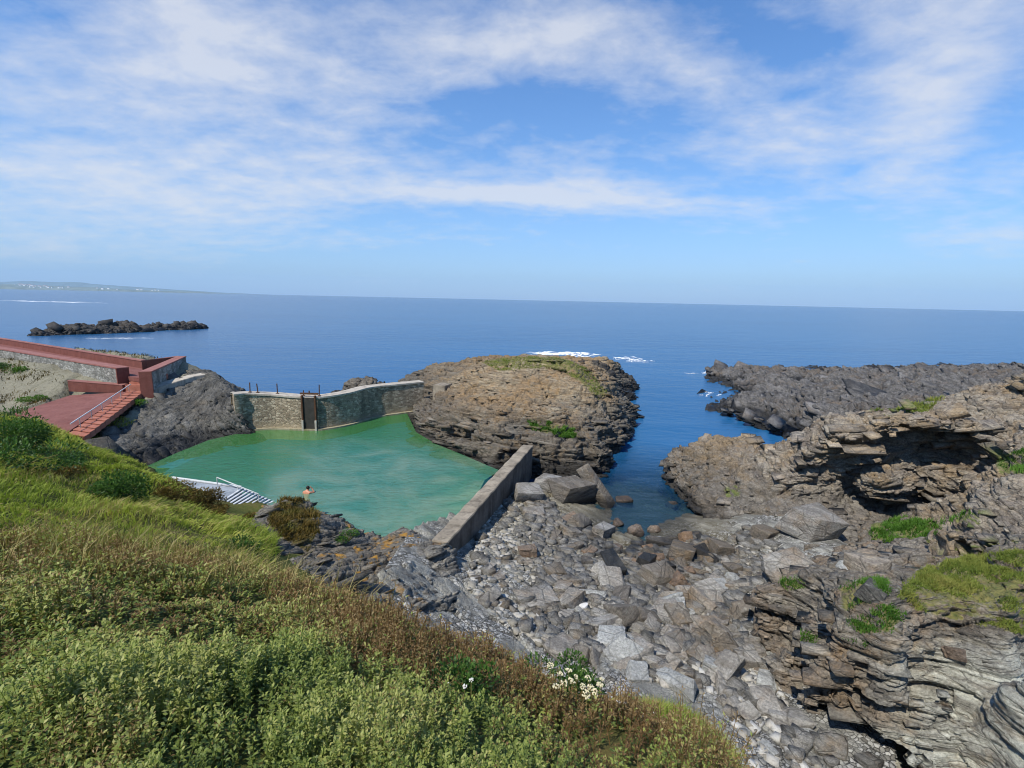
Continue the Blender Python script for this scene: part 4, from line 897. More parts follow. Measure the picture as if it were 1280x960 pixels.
# ------------------------------------------------------------------ built things round the pool
m_mason = masonry_mat('rubble stone wall', '877862', 'a8987f', 'c8b89d', 'a8987f', 3.0, 'b0a284')
m_mason2 = masonry_mat('grey rubble wall', '7d7c74', '9c9a91', 'b5b2a8', '96948a', 2.6)
m_conc = simple_mat('weathered concrete', '7d7363', 'a89c88', 1.2, 0.9, 0.6, 0.2, 0, '4c453b', 0.05)
m_conc_dark = simple_mat('old sea wall concrete', '5f5548', '81766a', 1.0, 0.92, 1.0, 0.2, 0, '3b352e', 0.08)
m_cap = simple_mat('pale capping', 'a19788', 'c2b9a8', 1.8, 0.9, 0.5, 0.2, 0, '7c7263')
m_red = simple_mat('red brown weathered steel in shaded tone', '6c4238', '835246', 1.6, 0.75, 0.2, 0.25, 0, '6a3a30')  # darker side tone of one red, shade put into the colour
m_red_lit = simple_mat('red brown coping in lit tone', '885a50', '9f7065', 1.8, 0.75, 0.2, 0.25, 0, '84493d')  # lighter top tone of the same red, sunlight put into the colour
m_deck = simple_mat('red brown decking', '754a42', '875a50', 1.0, 0.8, 0.3, 0.25, 0, '6d3c34')
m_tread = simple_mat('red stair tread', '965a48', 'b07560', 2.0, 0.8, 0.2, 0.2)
m_riser = simple_mat('red riser strip in shaded tone', '4c2c24', '5e372c', 2, .8, .2)  # shade of the step fronts put into a darker colour
m_rust = simple_mat('rusty iron', '4a3527', '6b4a33', 5, 0.8, 0.5, 0.3, 0.2)
m_recess = simple_mat('dark recess shade', '2e2c26', '45403a', 3, 0.6, 0.4, 0.3)  # dark colour standing in for the shade inside the wall recess
m_white = simple_mat('white painted metal', 'b9bcbd', 'd2d4d3', 3, 0.5, 0.1, 0.4, 0, '9a9c98')
m_steel = simple_mat('galvanised steel', '8d9397', 'b0b5b8', 4, 0.45, 0.1, 0.5, 0.4)

def smooth_path(P, n=8):
    P = [Vector(p) for p in P]; out = []
    for i in range(len(P) - 1):
        a, b, c, d = P[max(i - 1, 0)], P[i], P[i + 1], P[min(i + 2, len(P) - 1)]
        for k in range(n):
            t = k / n
            out.append(0.5 * ((2 * b) + (-a + c) * t + (2 * a - 5 * b + 4 * c - d) * t * t + (-a + 3 * b - 3 * c + d) * t ** 3))
    return out + [P[-1]]

# curved rubble wall closing the pool off from the sea
base_px = [(296, 541), (303, 540), (312, 538), (342, 536), (375, 537), (402, 537), (437, 531), (464, 522.5), (500, 517), (530, 513)]
base = [atz(a, b, POOL_Z) for a, b in base_px]
tops = [3.9, 3.88, 3.8, 3.62, 3.5, 3.5, 3.55, 3.6, 3.6, 3.6]
wp = smooth_path([(b[0], b[1], z) for b, z in zip(base, tops)], 8)
r = thing('pool_wall', 'curved rubble stone wall holding the pool against the sea', 'wall', tuple(wp[20].xy) + (0,))
def kid(o, root): o.parent = root; o.matrix_parent_inverse = Matrix.Translation(root.location).inverted(); return o
def kid_rel(o, root): return kid(o, root)
bm = bmesh.new(); path_wall(bm, wp, 1.0, -1.5, side=0.5); kid(bm_obj('masonry', bm, m_mason), r)
bm = bmesh.new(); path_wall(bm, wp, 1.14, 0, over=0.14, top=0.14, side=0.5); kid(bm_obj('coping', bm, m_cap, bevel=0.02), r)
fp = [Vector((p.x, p.y, 0.93)) for p in wp]
bm = bmesh.new(); path_wall(bm, fp, 0.34, -1.0, side=-0.17); kid(bm_obj('footing', bm, simple_mat('yellowed footing', '90866c', 'a79d84', 1.5, 0.9, 0.5, 0.2, 0, '6d6a3c')), r)

# sluice in the middle of the wall
k0 = min(range(len(wp)), key=lambda i: abs(project(np.array([[wp[i].x, wp[i].y, 2]]))[0][0] - 386))
sc = wp[k0]; sd = (wp[k0 + 1] - wp[k0 - 1]); sd = Vector((sd.x, sd.y, 0)).normalized(); sn = Vector((sd.y, -sd.x, 0))
r = thing('sluice_gate', 'dark sluice gate recess between two rusty rails on the curved wall', 'sluice gate', (sc.x, sc.y, 0.5))
SM = Matrix(((sd.x, -sn.x, 0, sc.x), (sd.y, -sn.y, 0, sc.y), (0, 0, 1, 0), (0, 0, 0, 1)))
bm = bmesh.new(); box(bm, (0, -0.07, 2.05), (0.95, 0.12, 3.05), M=SM); kid(bm_obj('recess_panel', bm, m_recess, bevel=0.02), r)  # dark sheet painted as the shaded recess between the rails
for s_ in (-0.52, 0.58):
    bm = bmesh.new(); box(bm, (s_, -0.16, 2.0), (0.14, 0.2, 3.6), M=SM); kid(bm_obj('rail', bm, m_rust, bevel=0.015), r)
    bm = bmesh.new(); box(bm, (s_, -0.27, 1.15), (0.17, 0.1, 1.1), M=SM); kid(bm_obj('rail_shoe', bm, m_cap, bevel=0.015), r)
bm = bmesh.new(); box(bm, (0, 0.1, 3.9), (1.5, 0.16, 0.14), M=SM); tube(bm, SM @ Vector((0, 0.1, 3.9)), SM @ Vector((0, 0.1, 4.15)), 0.05); kid(bm_obj('crossbar', bm, m_rust), r)
# short posts left standing on the wall
for i, (px, h_, ln) in enumerate([(309, .82, .02), (319, .75, -.05), (345, .85, .0), (396, .95, .03), (378, .45, 0)]):
    k = min(range(len(wp)), key=lambda i: abs(project(np.array([[wp[i].x, wp[i].y, 3.6]]))[0][0] - px)); c = wp[k]
    r = thing('railing_post', 'short rusty iron post standing on the curved pool wall', 'post', (c.x, c.y + .5, c.z + .14), 'posts on the pool wall')
    bm = bmesh.new(); tube(bm, (0, 0, 0), (ln, 0, h_), 0.045, 8); bm_obj('shaft', bm, m_rust, r)
    bm = bmesh.new(); box(bm, (0, 0, 0.02), (0.2, 0.2, 0.05)); bm_obj('base_plate', bm, m_rust, r)

# straight sea wall between pool and shore
a_, b_ = atz(541, 678, 2.2), atz(655, 557, 2.2)
dd_ = (b_ - a_)[:2]; dd_ = dd_ / np.linalg.norm(dd_); nn = np.array((dd_[1], -dd_[0]))
mid = (a_ + b_) / 2
r = thing('sea_wall', 'straight weathered concrete wall between the pool and the stony shore', 'wall', (mid[0], mid[1], 0))
P = []
for i in range(25):
    u = i / 24; q = a_ + (b_ - a_) * u
    P.append((q[0] + nn[0] * .3, q[1] + nn[1] * .3, 2.2 + 0.03 * math.sin(i * 2.3)))
bm = bmesh.new(); path_wall(bm, P, 0.62, -1.2); kid(bm_obj('wall_body', bm, m_conc_dark), r)
bm = bmesh.new(); path_wall(bm, P, 0.72, 0, over=0.1, top=0.1); kid(bm_obj('capping', bm, m_conc, bevel=0.025), r)

# concrete block at the end of the curved wall
c = aty(553, 492, 46.6)
bm = bmesh.new(); box(bm, (c[0], c[1] + .3, c[2] - .4), (1.3, 1.6, 2.6), -.35)
tag(bm_obj('concrete_block', bm, m_conc, bevel=0.04), 'pale concrete block where the curved wall meets the islet', 'block')

# ------------------------------------------------------------------ red terrace
RZ = 5.25
r = thing('staircase', 'long flight of low red brown steps leading down to the pool', 'stairs', tuple(aty(100, 545, 31)))
TL, TR, BL, BR = aty(161, 489, 40.3), aty(181, 488, 40.3), aty(84, 541, 30.6), aty(106, 549, 30.0)
NS = 14
for i in range(NS):
    u0, u1 = i / NS, (i + 1) / NS
    l0 = TL * (1 - u0) + BL * u0; l1 = TL * (1 - u1) + BL * u1; r0 = TR * (1 - u0) + BR * u0; r1 = TR * (1 - u1) + BR * u1
    z = (l0[2] + r0[2]) / 2
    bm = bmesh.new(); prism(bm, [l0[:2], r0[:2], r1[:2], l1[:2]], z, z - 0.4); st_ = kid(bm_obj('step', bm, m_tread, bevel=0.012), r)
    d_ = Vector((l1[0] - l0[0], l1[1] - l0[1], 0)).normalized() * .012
    bm = bmesh.new(); prism(bm, [(l1[0] + d_.x, l1[1] + d_.y), (r1[0] + d_.x, r1[1] + d_.y), (r1[0] + d_.x * .1, r1[1] + d_.y * .1), (l1[0] + d_.x * .1, l1[1] + d_.y * .1)], z - .035, z - .38); bm_obj('riser', bm, m_riser, r).parent = st_  # thin dark strip added over the step front as its painted shade
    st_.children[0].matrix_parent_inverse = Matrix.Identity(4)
r2 = thing('handrail', 'thin pale handrail running down beside the red steps', 'handrail', tuple((TL + BL) / 2))
ha, hb = TL + np.array((.25, 0, .62)), BL + np.array((.3, 0, .62))
bm = bmesh.new(); tube(bm, ha, hb, 0.04, 8); kid(bm_obj('rail', bm, m_white), r2)
for i in range(6):
    q = ha + (hb - ha) * (i + .3) / 6
    bm = bmesh.new(); tube(bm, q - np.array((0, 0, .75)), q, 0.025, 8); kid(bm_obj('post', bm, m_steel), r2)
# sloping deck beside the stairs
dk = [aty(18, 517, 35.8), aty(88, 494.5, 40.6), aty(156, 490.5, 40.6), TL + np.array((-.03, 0, -.02)), BL + np.array((-.03, 0, -.02)), aty(62, 531, 31.8)]
bm = bmesh.new(); prism(bm, [d[:2] for d in dk], [d[2] + .03 for d in dk], [d[2] - .5 for d in dk]); bmesh.ops.triangulate(bm, faces=[f for f in bm.faces if len(f.verts) > 4])
tag(bm_obj('terrace_deck', bm, m_deck), 'red brown sloping deck beside the long steps', 'deck')
# low wall at the head of the deck
la, lb, lc = aty(84, 476.5, 41.2), aty(153, 482, 40.9), aty(104, 472.8, 43.2)
bm = bmesh.new(); path_wall(bm, [(lb[0], lb[1], lb[2]), (la[0], la[1], la[2])], 0.55, 3.2, side=-.28)
o = tag(bm_obj('low_wall', bm, m_red, bevel=0.02), 'low red brown wall along the head of the sloping deck', 'wall')
bm = bmesh.new(); path_wall(bm, [(lb[0], lb[1], lb[2]), (la[0], la[1], la[2])], 0.6, 0, over=.06, top=.06, side=-.28); bm_obj('coping', bm, m_red_lit, o)
# walkway: front retaining wall, floor, back parapet
f0, f1, f2 = atz(152, 461, RZ), atz(0, 436, RZ), atz(-260, 396, RZ)
r = thing('retaining_wall', 'grey rubble retaining wall with red coping below the walkway', 'wall', (f0[0], f0[1], 3))
Pf = [tuple(f2), tuple(f1), tuple(f0)]
bm = bmesh.new(); path_wall(bm, Pf, 0.8, 3.0, side=0.1); kid(bm_obj('masonry', bm, m_mason2), r)
bm = bmesh.new(); path_wall(bm, Pf, 0.9, 0, over=0.12, top=0.12, side=0.1); kid(bm_obj('coping', bm, m_red_lit), r)
dv = (Vector(f0) - Vector(f1)); dv = Vector((dv.x, dv.y, 0)).normalized()
bm = bmesh.new(); ec = Vector(f0) + dv * 0.09; box(bm, (ec.x, ec.y, 4.3), (0.16, 0.94, 2.1), math.atan2(dv.y, dv.x)); kid(bm_obj('end_panel', bm, m_red), r)
k1, k2, k3, k4 = atz(226, 446, RZ), atz(177, 451.5, RZ), atz(22, 427, RZ), atz(-200, 393, RZ)
r = thing('parapet', 'red brown parapet on the seaward side of the walkway', 'parapet', (k2[0], k2[1], 4))
bm = bmesh.new(); path_wall(bm, [tuple(k4), tuple(k3), tuple(k2), tuple(k1)], 0.4, 2.0, side=0.2); kid(bm_obj('wall_face', bm, m_red), r)
bm = bmesh.new(); path_wall(bm, [tuple(k4), tuple(k3), tuple(k2), tuple(k1)], 0.5, 0, over=0.08, top=0.08, side=0.2); kid(bm_obj('coping', bm, m_red_lit), r)
p0 = atz(182, 466, RZ)
r = thing('side_wall', 'short grey stone wall with red coping right of the steps', 'wall', (p0[0], p0[1], 3))
Pr = [tuple(p0), (k1[0] + .3, k1[1] - .3, RZ)]
bm = bmesh.new(); path_wall(bm, Pr, 0.75, 2.2); kid(bm_obj('masonry', bm, m_mason2), r)
bm = bmesh.new(); path_wall(bm, Pr, 0.85, 0, over=0.12, top=0.12); kid(bm_obj('coping', bm, m_red_lit), r)
dv = (Vector(Pr[1]) - Vector(Pr[0])).normalized(); ec = Vector(Pr[0]) - dv * 0.09
bm = bmesh.new(); box(bm, (ec.x, ec.y, 4.1), (0.16, 0.9, 2.5), math.atan2(dv.y, dv.x)); kid(bm_obj('end_panel', bm, m_red), r)
# walkway floor
bm = bmesh.new()
fl = [f0 + np.array((.2, .2, 0)), f1 + np.array((0, .4, 0)), f2, k4, k3, k2 + np.array((0, -.1, 0)), p0 + np.array((-.3, .8, 0))]
prism(bm, [q[:2] for q in fl], 4.55, 4.2); bmesh.ops.triangulate(bm, faces=[f for f in bm.faces if len(f.verts) > 4])
tag(bm_obj('walkway', bm, m_deck), 'red walkway between parapets above the pool', kind='structure')
r = thing('upper_steps', 'three short red steps between the two wall ends', 'stairs', tuple(aty(165, 482, 41.2)))
q0, q1 = aty(156, 484, 40.9), aty(178, 484, 40.9)
for i in range(4):
    z = q0[2] + (4.55 - q0[2]) * (i + 1) / 4; y = 0.45 * i
    bm = bmesh.new(); prism(bm, [(q0[0] + .05, q0[1] + y), (q1[0], q1[1] + y), (q1[0] + .2, q1[1] + y + 1.6), (q0[0] + .2, q0[1] + y + 1.6)], z - .003 * i, z - 0.9); kid(bm_obj('step', bm, m_tread), r)
# pale ledge path from the steps to the curved wall
lp = [aty(186, 487, 40.6), aty(215, 478, 42.5), aty(240, 471, 44.2), aty(262, 467.5, 45.2)]
bm = bmesh.new(); path_wall(bm, [(q[0], q[1], q[2] + .12) for q in lp], 1.3, 2.0)
tag(bm_obj('ledge', bm, m_cap, bevel=0.04), 'pale concrete ledge leading from the steps towards the curved wall', 'ledge')

# ------------------------------------------------------------------ bathing stage
r = thing('bathing_platform', 'pale concrete slipway with white metal slats sloping into the pool', 'platform', tuple(atz(290, 618, 1.2)))
A0, A1, A2, A3 = atz(215, 598, 1.55), atz(302, 610, 1.38), atz(277, 628, 1.38), atz(205, 618, 1.55)
bm = bmesh.new(); prism(bm, [A0[:2], A1[:2], A2[:2], A3[:2]], [1.55, 1.38, 1.38, 1.55], 0.0); kid(bm_obj('slab', bm, simple_mat('bathing slab', '8c949b', 'a8adb0', 1.2, 0.85, 0.4, 0.2, 0, '6f767c'), bevel=0.02), r)
bm = bmesh.new(); d = (A1 - A0); tube(bm, A0 + (0, 0, .06), A1 + (0, 0, .06), 0.07, 8); kid(bm_obj('edge_beam', bm, m_white), r)
B0, B1, B2, B3 = atz(302, 610, 1.38), atz(345, 628, .72), atz(317, 643, .72), atz(276, 627, 1.38)
for s0, s1 in ((B0, B1), (B3, B2), ((B0 + B3) / 2, (B1 + B2) / 2)):
    bm = bmesh.new(); tube(bm, s0 + (0, 0, -.06), s1 + (0, 0, -.06), 0.05, 8); kid(bm_obj('stringer', bm, m_white), r)
for i in range(10):
    u = (i + .3) / 10; e0 = B0 * (1 - u) + B1 * u; e1 = B3 * (1 - u) + B2 * u
    mid = (e0 + e1) / 2; dv = e1 - e0
    bm = bmesh.new(); box(bm, (mid[0], mid[1], mid[2] + .02), (np.linalg.norm(dv), 0.13, 0.05), math.atan2(dv[1], dv[0])); kid(bm_obj('slat', bm, m_white, bevel=0.01), r)
r2 = thing('handrail', 'slim white handrail leading into the pool over the metal slats', 'handrail', tuple(A1))
ha, hb = A1 * .7 + A0 * .3 + np.array((0, -.25, .55)), (B0 + B1) / 2 * .6 + B1 * .4 + np.array((-.1, -.5, .45))
bm = bmesh.new(); tube(bm, ha, hb, .028, 8); kid(bm_obj('rail', bm, m_white), r2)
for q in (ha, (ha + hb) / 2, hb):
    bm = bmesh.new(); tube(bm, q, q - np.array((0, 0, .6)), .025, 8); kid(bm_obj('post', bm, m_white), r2)

# ------------------------------------------------------------------ bather
def skin_chain(name, verts, edges, radii, mat, parent, root=0, sub=2):
    me = bpy.data.meshes.new(name); me.from_pydata([tuple(v) for v in verts], edges, []); o = link(bpy.data.objects.new(name, me)); o.parent = parent
    md = o.modifiers.new('skin', 'SKIN'); md.use_smooth_shade = True
    for i, rr in enumerate(radii): me.skin_vertices[0].data[i].radius = (rr, rr) if np.isscalar(rr) else rr
    for i in range(len(verts)): me.skin_vertices[0].data[i].use_root = i == root
    s_ = o.modifiers.new('sub', 'SUBSURF'); s_.levels = s_.render_levels = sub
    me.materials.append(mat); return o
m_skin = simple_mat('sunned skin', 'b5795c', 'c68a6b', 4, 0.5, 0.05, 0.4)
m_hair = simple_mat('dark hair', '1c1512', '2a1f19', 20, 0.6, 0.3)
m_short = simple_mat('dark swim shorts', '18222e', '202c3a', 8, 0.8, 0.1)
bp = atz(383, 617, POOL_Z)
man = thing('person', 'dark haired bather standing chest deep in the green pool, one arm raised', 'person', (bp[0], bp[1], -.2), None, math.radians(-12))
Vb = [(0, 0, .42), (0, .0, .66), (0, .03, .9), (0, .06, 1.06), (.01, .1, 1.16), (.02, .13, 1.22), (.03, .16, 1.32)]
Eb = [(i, i + 1) for i in range(6)]; Rb = [(.17, .12), (.15, .105), (.18, .12), (.15, .1), (.058, .058), (.07, .08), (.078, .09)]
def add(v, r_, par):
    Vb.append(v); Rb.append(r_); Eb.append((par, len(Vb) - 1)); return len(Vb) - 1
for s_, elbow, wrist, palm, fd in ((-1, (-.33, .1, .86), (-.3, .3, .74), (-.29, .38, .71), (.0, .9, -.2)), (1, (.35, .24, 1.02), (.2, .25, 1.25), (.15, .22, 1.32), (-.5, -.2, .8))):
    a = add((s_ * .19, .05, 1.06), .07, 3); a = add(elbow, .045, a); a = add(wrist, .03, a); hb_ = add(palm, (.035, .022), a)
    fv = Vector(fd).normalized(); sv = fv.cross(Vector((0, 0, 1))).normalized()
    for k in range(4):
        q = Vector(palm) + sv * (k - 1.5) * .02 + fv * .04; f1_ = add(tuple(q), .009, hb_); add(tuple(q + fv * (.035 + .01 * (k in (1, 2))) + Vector((0, .012, -.005))), .007, f1_)
    q = Vector(palm) + sv * -.045; f1_ = add(tuple(q), .01, hb_); add(tuple(q + fv * .03), .008, f1_)
    l = add((s_ * .1, 0, .34), .1, 0); l = add((s_ * .12, .06, -.02), .062, l); l = add((s_ * .12, .0, -.36), .042, l); add((s_ * .13, .15, -.41), .035, l)
skin_chain('body', Vb, Eb, Rb, m_skin, man)
def blob(name, c, r_, mat, parent, n=3, dis=0.0, zmin=None):
    bm = bmesh.new(); bmesh.ops.create_icosphere(bm, subdivisions=n, radius=1)
    for v in bm.verts:
        k = 1 + dis * math.sin(v.co.x * 9 + v.co.y * 7) * math.sin(v.co.z * 8)
        v.co = Vector((v.co.x * r_[0] * k + c[0], v.co.y * r_[1] * k + c[1], v.co.z * r_[2] * k + c[2]))
        if zmin is not None and v.co.z < zmin: v.co.z = zmin
    return bm_obj(name, bm, mat, parent, True)
blob('hair', (.025, .125, 1.325), (.092, .105, .1), m_hair, man, 3, .03, 1.24)
for s_ in (-1, 1): blob('ear', (.03 + s_ * .083, .16, 1.28), (.014, .022, .032), m_skin, man, 2)
blob('nose', (.03, .262, 1.27), (.014, .02, .022), m_skin, man, 2)
bm = bmesh.new()
for s_ in (-1, 1): tube(bm, (s_ * .1, 0, .4), (s_ * .115, .03, .12), .125, 14, .1)
tube(bm, (0, 0, .36), (0, 0, .52), .19, 16, .185)
bm_obj('swim_shorts', bm, m_short, man, True)
# ------------------------------------------------------------------ stones
def stone_mesh(name, seed, shape=(1, .75, .5), sub=4, cuts=16, soft=0.02, rough=0.03):
    """angular stone: the hull of a few points, edges just broken"""
    rg = np.random.default_rng(seed); bm = bmesh.new()
    cs = [np.array((x, y, z)) * (1 - .45 * rg.random(3)) for x in (-1, 1) for y in (-1, 1) for z in (-1, 1)]
    if cuts > 16: cs = [c / np.linalg.norm(c) * rg.uniform(.85, 1.1) for c in rg.normal(size=(22, 3))]
    else: cs += [c / np.abs(c).max() * rg.uniform(.75, 1.0) for c in rg.normal(size=(3, 3))]
    for c in cs: bm.verts.new(c * np.array(shape))
    r_ = bmesh.ops.convex_hull(bm, input=bm.verts)
    bmesh.ops.delete(bm, geom=[v for v in bm.verts if not v.link_faces], context='VERTS')
    if sub > 3:
        bmesh.ops.dissolve_limit(bm, angle_limit=.12, verts=bm.verts, edges=bm.edges)
        bmesh.ops.bevel(bm, geom=list(bm.edges), offset=.045 * min(shape) + .012, segments=2, affect='EDGES', clamp_overlap=True, profile=.6)
        bmesh.ops.triangulate(bm, faces=bm.faces)
        bmesh.ops.subdivide_edges(bm, edges=[e for e in bm.edges if e.calc_length() > .25], cuts=2, use_grid_fill=True)
    bmesh.ops.triangulate(bm, faces=bm.faces); bm.normal_update(); bm.verts.index_update(); bm.verts.ensure_lookup_table()
    V = np.array([v.co for v in bm.verts]); F = np.array([[v.index for v in f.verts] for f in bm.faces]); bm.free()
    if sub > 3: V = V + V / np.linalg.norm(V, axis=1)[:, None] * (fbm(V * 3 + seed, 3, seed) * rough)[:, None]
    return V, F
def make_mesh(name, V, F, mat, smooth=False):
    o = np_mesh(name, V, F, mat, smooth); me = o.data; bpy.data.objects.remove(o); return me
GROUND = [beach_hf, spur_hf, isl_hf, head_hf, clf_hf, hill_hf]
protos = {}
def proto(kind, k):
    key = (kind, k)
    if key not in protos:
        shp = {'block': (1, .8, .62), 'slab': (1, .7, .3), 'round': (1, .85, .7), 'long': (1.5, .6, .5)}[kind]
        mat = {'block': m_bould, 'slab': m_bould, 'round': m_bould, 'long': m_bould}[kind]
        V, F = stone_mesh('boulder', 100 + k * 7 + len(kind), shp, 4, 22 if kind == 'round' else 5)
        protos[key] = make_mesh('boulder', V, F, mat)
    return protos[key]
def put_stone(px, py, wpx, kind, k, rz, tilt=(0, 0), mat=None, label=None, group=None, sink=0.3, sc=(1, 1, 1), hfs=None, z=None):
    q = atz(px, py, z) if z is not None else hit(hfs or [beach_hf], px, py, 5, 60, 1800)
    dist = (q - CAM) @ FW; s_ = wpx * dist / F_PX / 2
    me = proto(kind, k)
    o = link(bpy.data.objects.new('boulder', me))
    if mat is not None: o.material_slots[0].link = 'OBJECT'; o.material_slots[0].material = mat
    hgt = {'block': .62, 'slab': .3, 'round': .7, 'long': .5}[kind] * s_ * sc[2]
    o.location = (q[0], q[1], q[2] + hgt * (1 - 2 * sink) * .8); o.scale = (s_ * sc[0], s_ * sc[1], s_ * sc[2]); o.rotation_euler = (tilt[0], tilt[1], rz)
    return tag(o, label, 'boulder', group)
named = [
 (660, 624, 48, 'block', 1, .3, (.1, .1), None, 'square two toned grey block at the foot of the islet beside the sea wall', .15),
 (684, 612, 44, 'block', 2, 1.2, (0, .2), None, 'middle sized brown block wedged between two larger ones below the islet', .15),
 (713, 622, 64, 'block', 3, .5, (.12, -.1), m_head, 'big purplish brown square boulder below the islet front', .1),
 (668, 643, 40, 'slab', 1, .2, (.12, 0), None, 'flat layered stone just in front of the square blocks', .2),
 (778, 631, 27, 'block', 5, .1, (0, 0), m_brown, 'rusty brown rock standing in the mouth of the inlet', .2),
 (793, 669, 32, 'round', 1, .8, (0, .1), m_brown, 'rounded brown boulder sitting in the shallow inlet water', .15),
 (754, 668, 42, 'long', 2, 1.0, (.1, .2), None, 'long grey boulder lying along the edge of the inlet', .25),
 (821, 679, 30, 'slab', 2, .3, (.1, 0), m_pale, 'pale flat stone right of the rounded brown boulder', .2),
 (840, 636, 24, 'round', 3, .4, (0, 0), m_brown, 'small brown rock under the headland at the water edge', .25),
 (817, 664, 26, 'round', 4, .4, (0, 0), m_brown, 'low rock just awash in the shallow inlet', .42),
 (772, 656, 24, 'round', 2, 1.4, (0, 0), m_brown, 'low brown rock barely above water left of the rounded boulder', .42),
 (729, 761, 20, 'round', 5, .2, (0, 0), simple_mat('white quartz', 'b9b8b4', 'd6d5d0', 3, .7, .3), 'single bright white boulder on the dark bedrock', .2),
 (669, 752, 62, 'slab', 3, .35, (.12, .08), None, 'large flat bedrock slab in the middle of the shore', .25),
 (707, 775, 40, 'slab', 4, 1.3, (.1, 0), None, 'greenish grey slab beside the larger flat slab', .3),
 (717, 671, 30, 'block', 6, .6, (0, .2), None, 'upright grey stone between shingle and the long boulder', .2),
 (661, 694, 34, 'block', 7, .2, (0, 0), m_brown, 'rust stained boulder in the grey shingle below the sea wall', .25),
 (807, 706, 36, 'block', 8, .9, (.1, .1), m_dark, 'dark angular boulder at the near end of the inlet', .2),
 (822, 726, 56, 'block', 9, .4, (.2, .1), m_head, 'large brown fractured boulder in the boulder field', .2),
 (851, 696, 52, 'block', 10, 1.1, (.1, .2), m_head, 'large brown boulder under the headland foot', .2),
 (905, 735, 40, 'slab', 5, .5, (.2, .1), m_pale, 'tilted pale slab by the cliff corner', .2),
 (832, 774, 44, 'slab', 6, 2.5, (.25, 0), None, 'long tilted grey slab in front of the big fractured boulder', .25),
 (888, 783, 46, 'slab', 7, .4, (.1, .1), None, 'broad flat stone near the middle of the boulder field', .25),
 (886, 823, 44, 'slab', 8, 2.7, (.1, 0), m_brown, 'flat brown slab lying on pale shingle', .25),
 (937, 873, 52, 'slab', 9, 2.8, (.05, .05), m_pale, 'large smooth pale slab low on the shore', .3),
 (930, 917, 26, 'slab', 10, .5, (0, 0), m_pale, 'small white slab beside the grassy edge', .25),
 (961, 938, 32, 'slab', 11, 1.8, (0, .1), m_pale, 'pale oval slab at the bottom of the shore', .25),
 (1000, 918, 46, 'slab', 12, 2.4, (.1, .1), m_pale, 'long bluish white slab under the cliff foot', .2),
 (1012, 668, 80, 'block', 13, .25, (.1, .1), None, 'tall prow shaped block in front of the dark hollow', .05),
 (1063, 713, 40, 'slab', 13, .3, (.3, .1), m_pale, 'small white slab among green plants on the cliff top', .2),
 (985, 712, 84, 'slab', 14, .2, (.3, -.25), None, 'big sloping pale grey slab at the cliff corner', .25),
 (1090, 745, 44, 'block', 12, .7, (.2, .1), m_dark, 'dark upright stone in the green plants on the cliff top', .2),
 (1085, 715, 60, 'block', 13, 1.9, (.1, .1), m_head, 'brown knobbly rock behind the green plants on the cliff', .3),
 (1195, 820, 34, 'block', 14, 2.2, (.1, .3), m_brown, 'reddish brown loose rock on the pale cliff layers', .2),
 (955, 672, 40, 'block', 15, .5, (.1, .2), m_head, 'fallen brown block left of the prow shaped block', .2),
 (900, 692, 46, 'block', 16, 1.5, (.1, .2), m_head, 'broad brown block at the foot of the headland knob', .2),
]
for (px, py, wp_, kd, k, rz, tl, mt, lab, sk) in named:
    put_stone(px, py, wp_ * .84, kd, k, rz, tl, mt, lab, 'boulders singled out along the shore', sk, hfs=[beach_hf, head_hf, clf_hf, isl_hf] if px > 900 else [beach_hf])
def span_stone(a, b, w, mat, label, k):
    a = Vector(a); b = Vector(b); d = b - a
    o = link(bpy.data.objects.new('boulder', proto('long', k))); o.rotation_mode = 'QUATERNION'; o.rotation_quaternion = d.to_track_quat('X', 'Z')
    o.location = (a + b) / 2; o.scale = (d.length / 2.7, w, w)
    if mat: o.material_slots[0].link = 'OBJECT'; o.material_slots[0].material = mat
    return tag(o, label, 'boulder', 'boulders singled out along the shore')
span_stone(atz(728, 583, 2.0), atz(766, 637, -.1), .75, m_head, 'long leaning rock slab sloping from the islet to the inlet', 1)
zone = [(600, 655), (655, 605), (700, 640), (738, 660), (775, 688), (830, 676), (868, 664), (905, 682), (940, 735), (935, 800), (955, 850), (1000, 925), (940, 945), (905, 880), (800, 848), (700, 815), (640, 790), (585, 735)]
kinds = ['block', 'slab', 'slab', 'slab', 'block', 'long']
cnt = 0
rs = random.Random(5)
while cnt < 300 - 37:
    px, py = rs.uniform(585, 1000), rs.uniform(605, 945)
    if not in_poly(np.array([px]), np.array([py]), zone)[0]: continue
    right = px > 690 + (py - 700) * .1
    if not right and rs.random() > .3: continue
    if py > 825 and px > 850 and rs.random() > .35: continue
    q = hit([beach_hf], px, py, 6, 50, 900)
    s_ = (0.16 + 0.42 * rs.random() ** 2.0) * (1.15 if right else .75)
    dist = (q - CAM) @ FW
    mt = rs.choice([None, None, None, None, m_head, m_pale])
    if q[2] < .65: mt = rs.choice([m_dark, m_brown, m_head])
    kd = rs.choice(kinds)
    put_stone(px, py, s_ * 2 * F_PX / dist, kd, rs.randrange(1, 9), rs.uniform(0, 6.3), (rs.gauss(.2, .25), rs.gauss(-.15, .25)), mt,
              'loose angular stone among the scattered boulders of the shore', 'loose boulders scattered over the shore', rs.uniform(.15, .35), (1, 1, rs.uniform(.8, 1.2)))
    cnt += 1
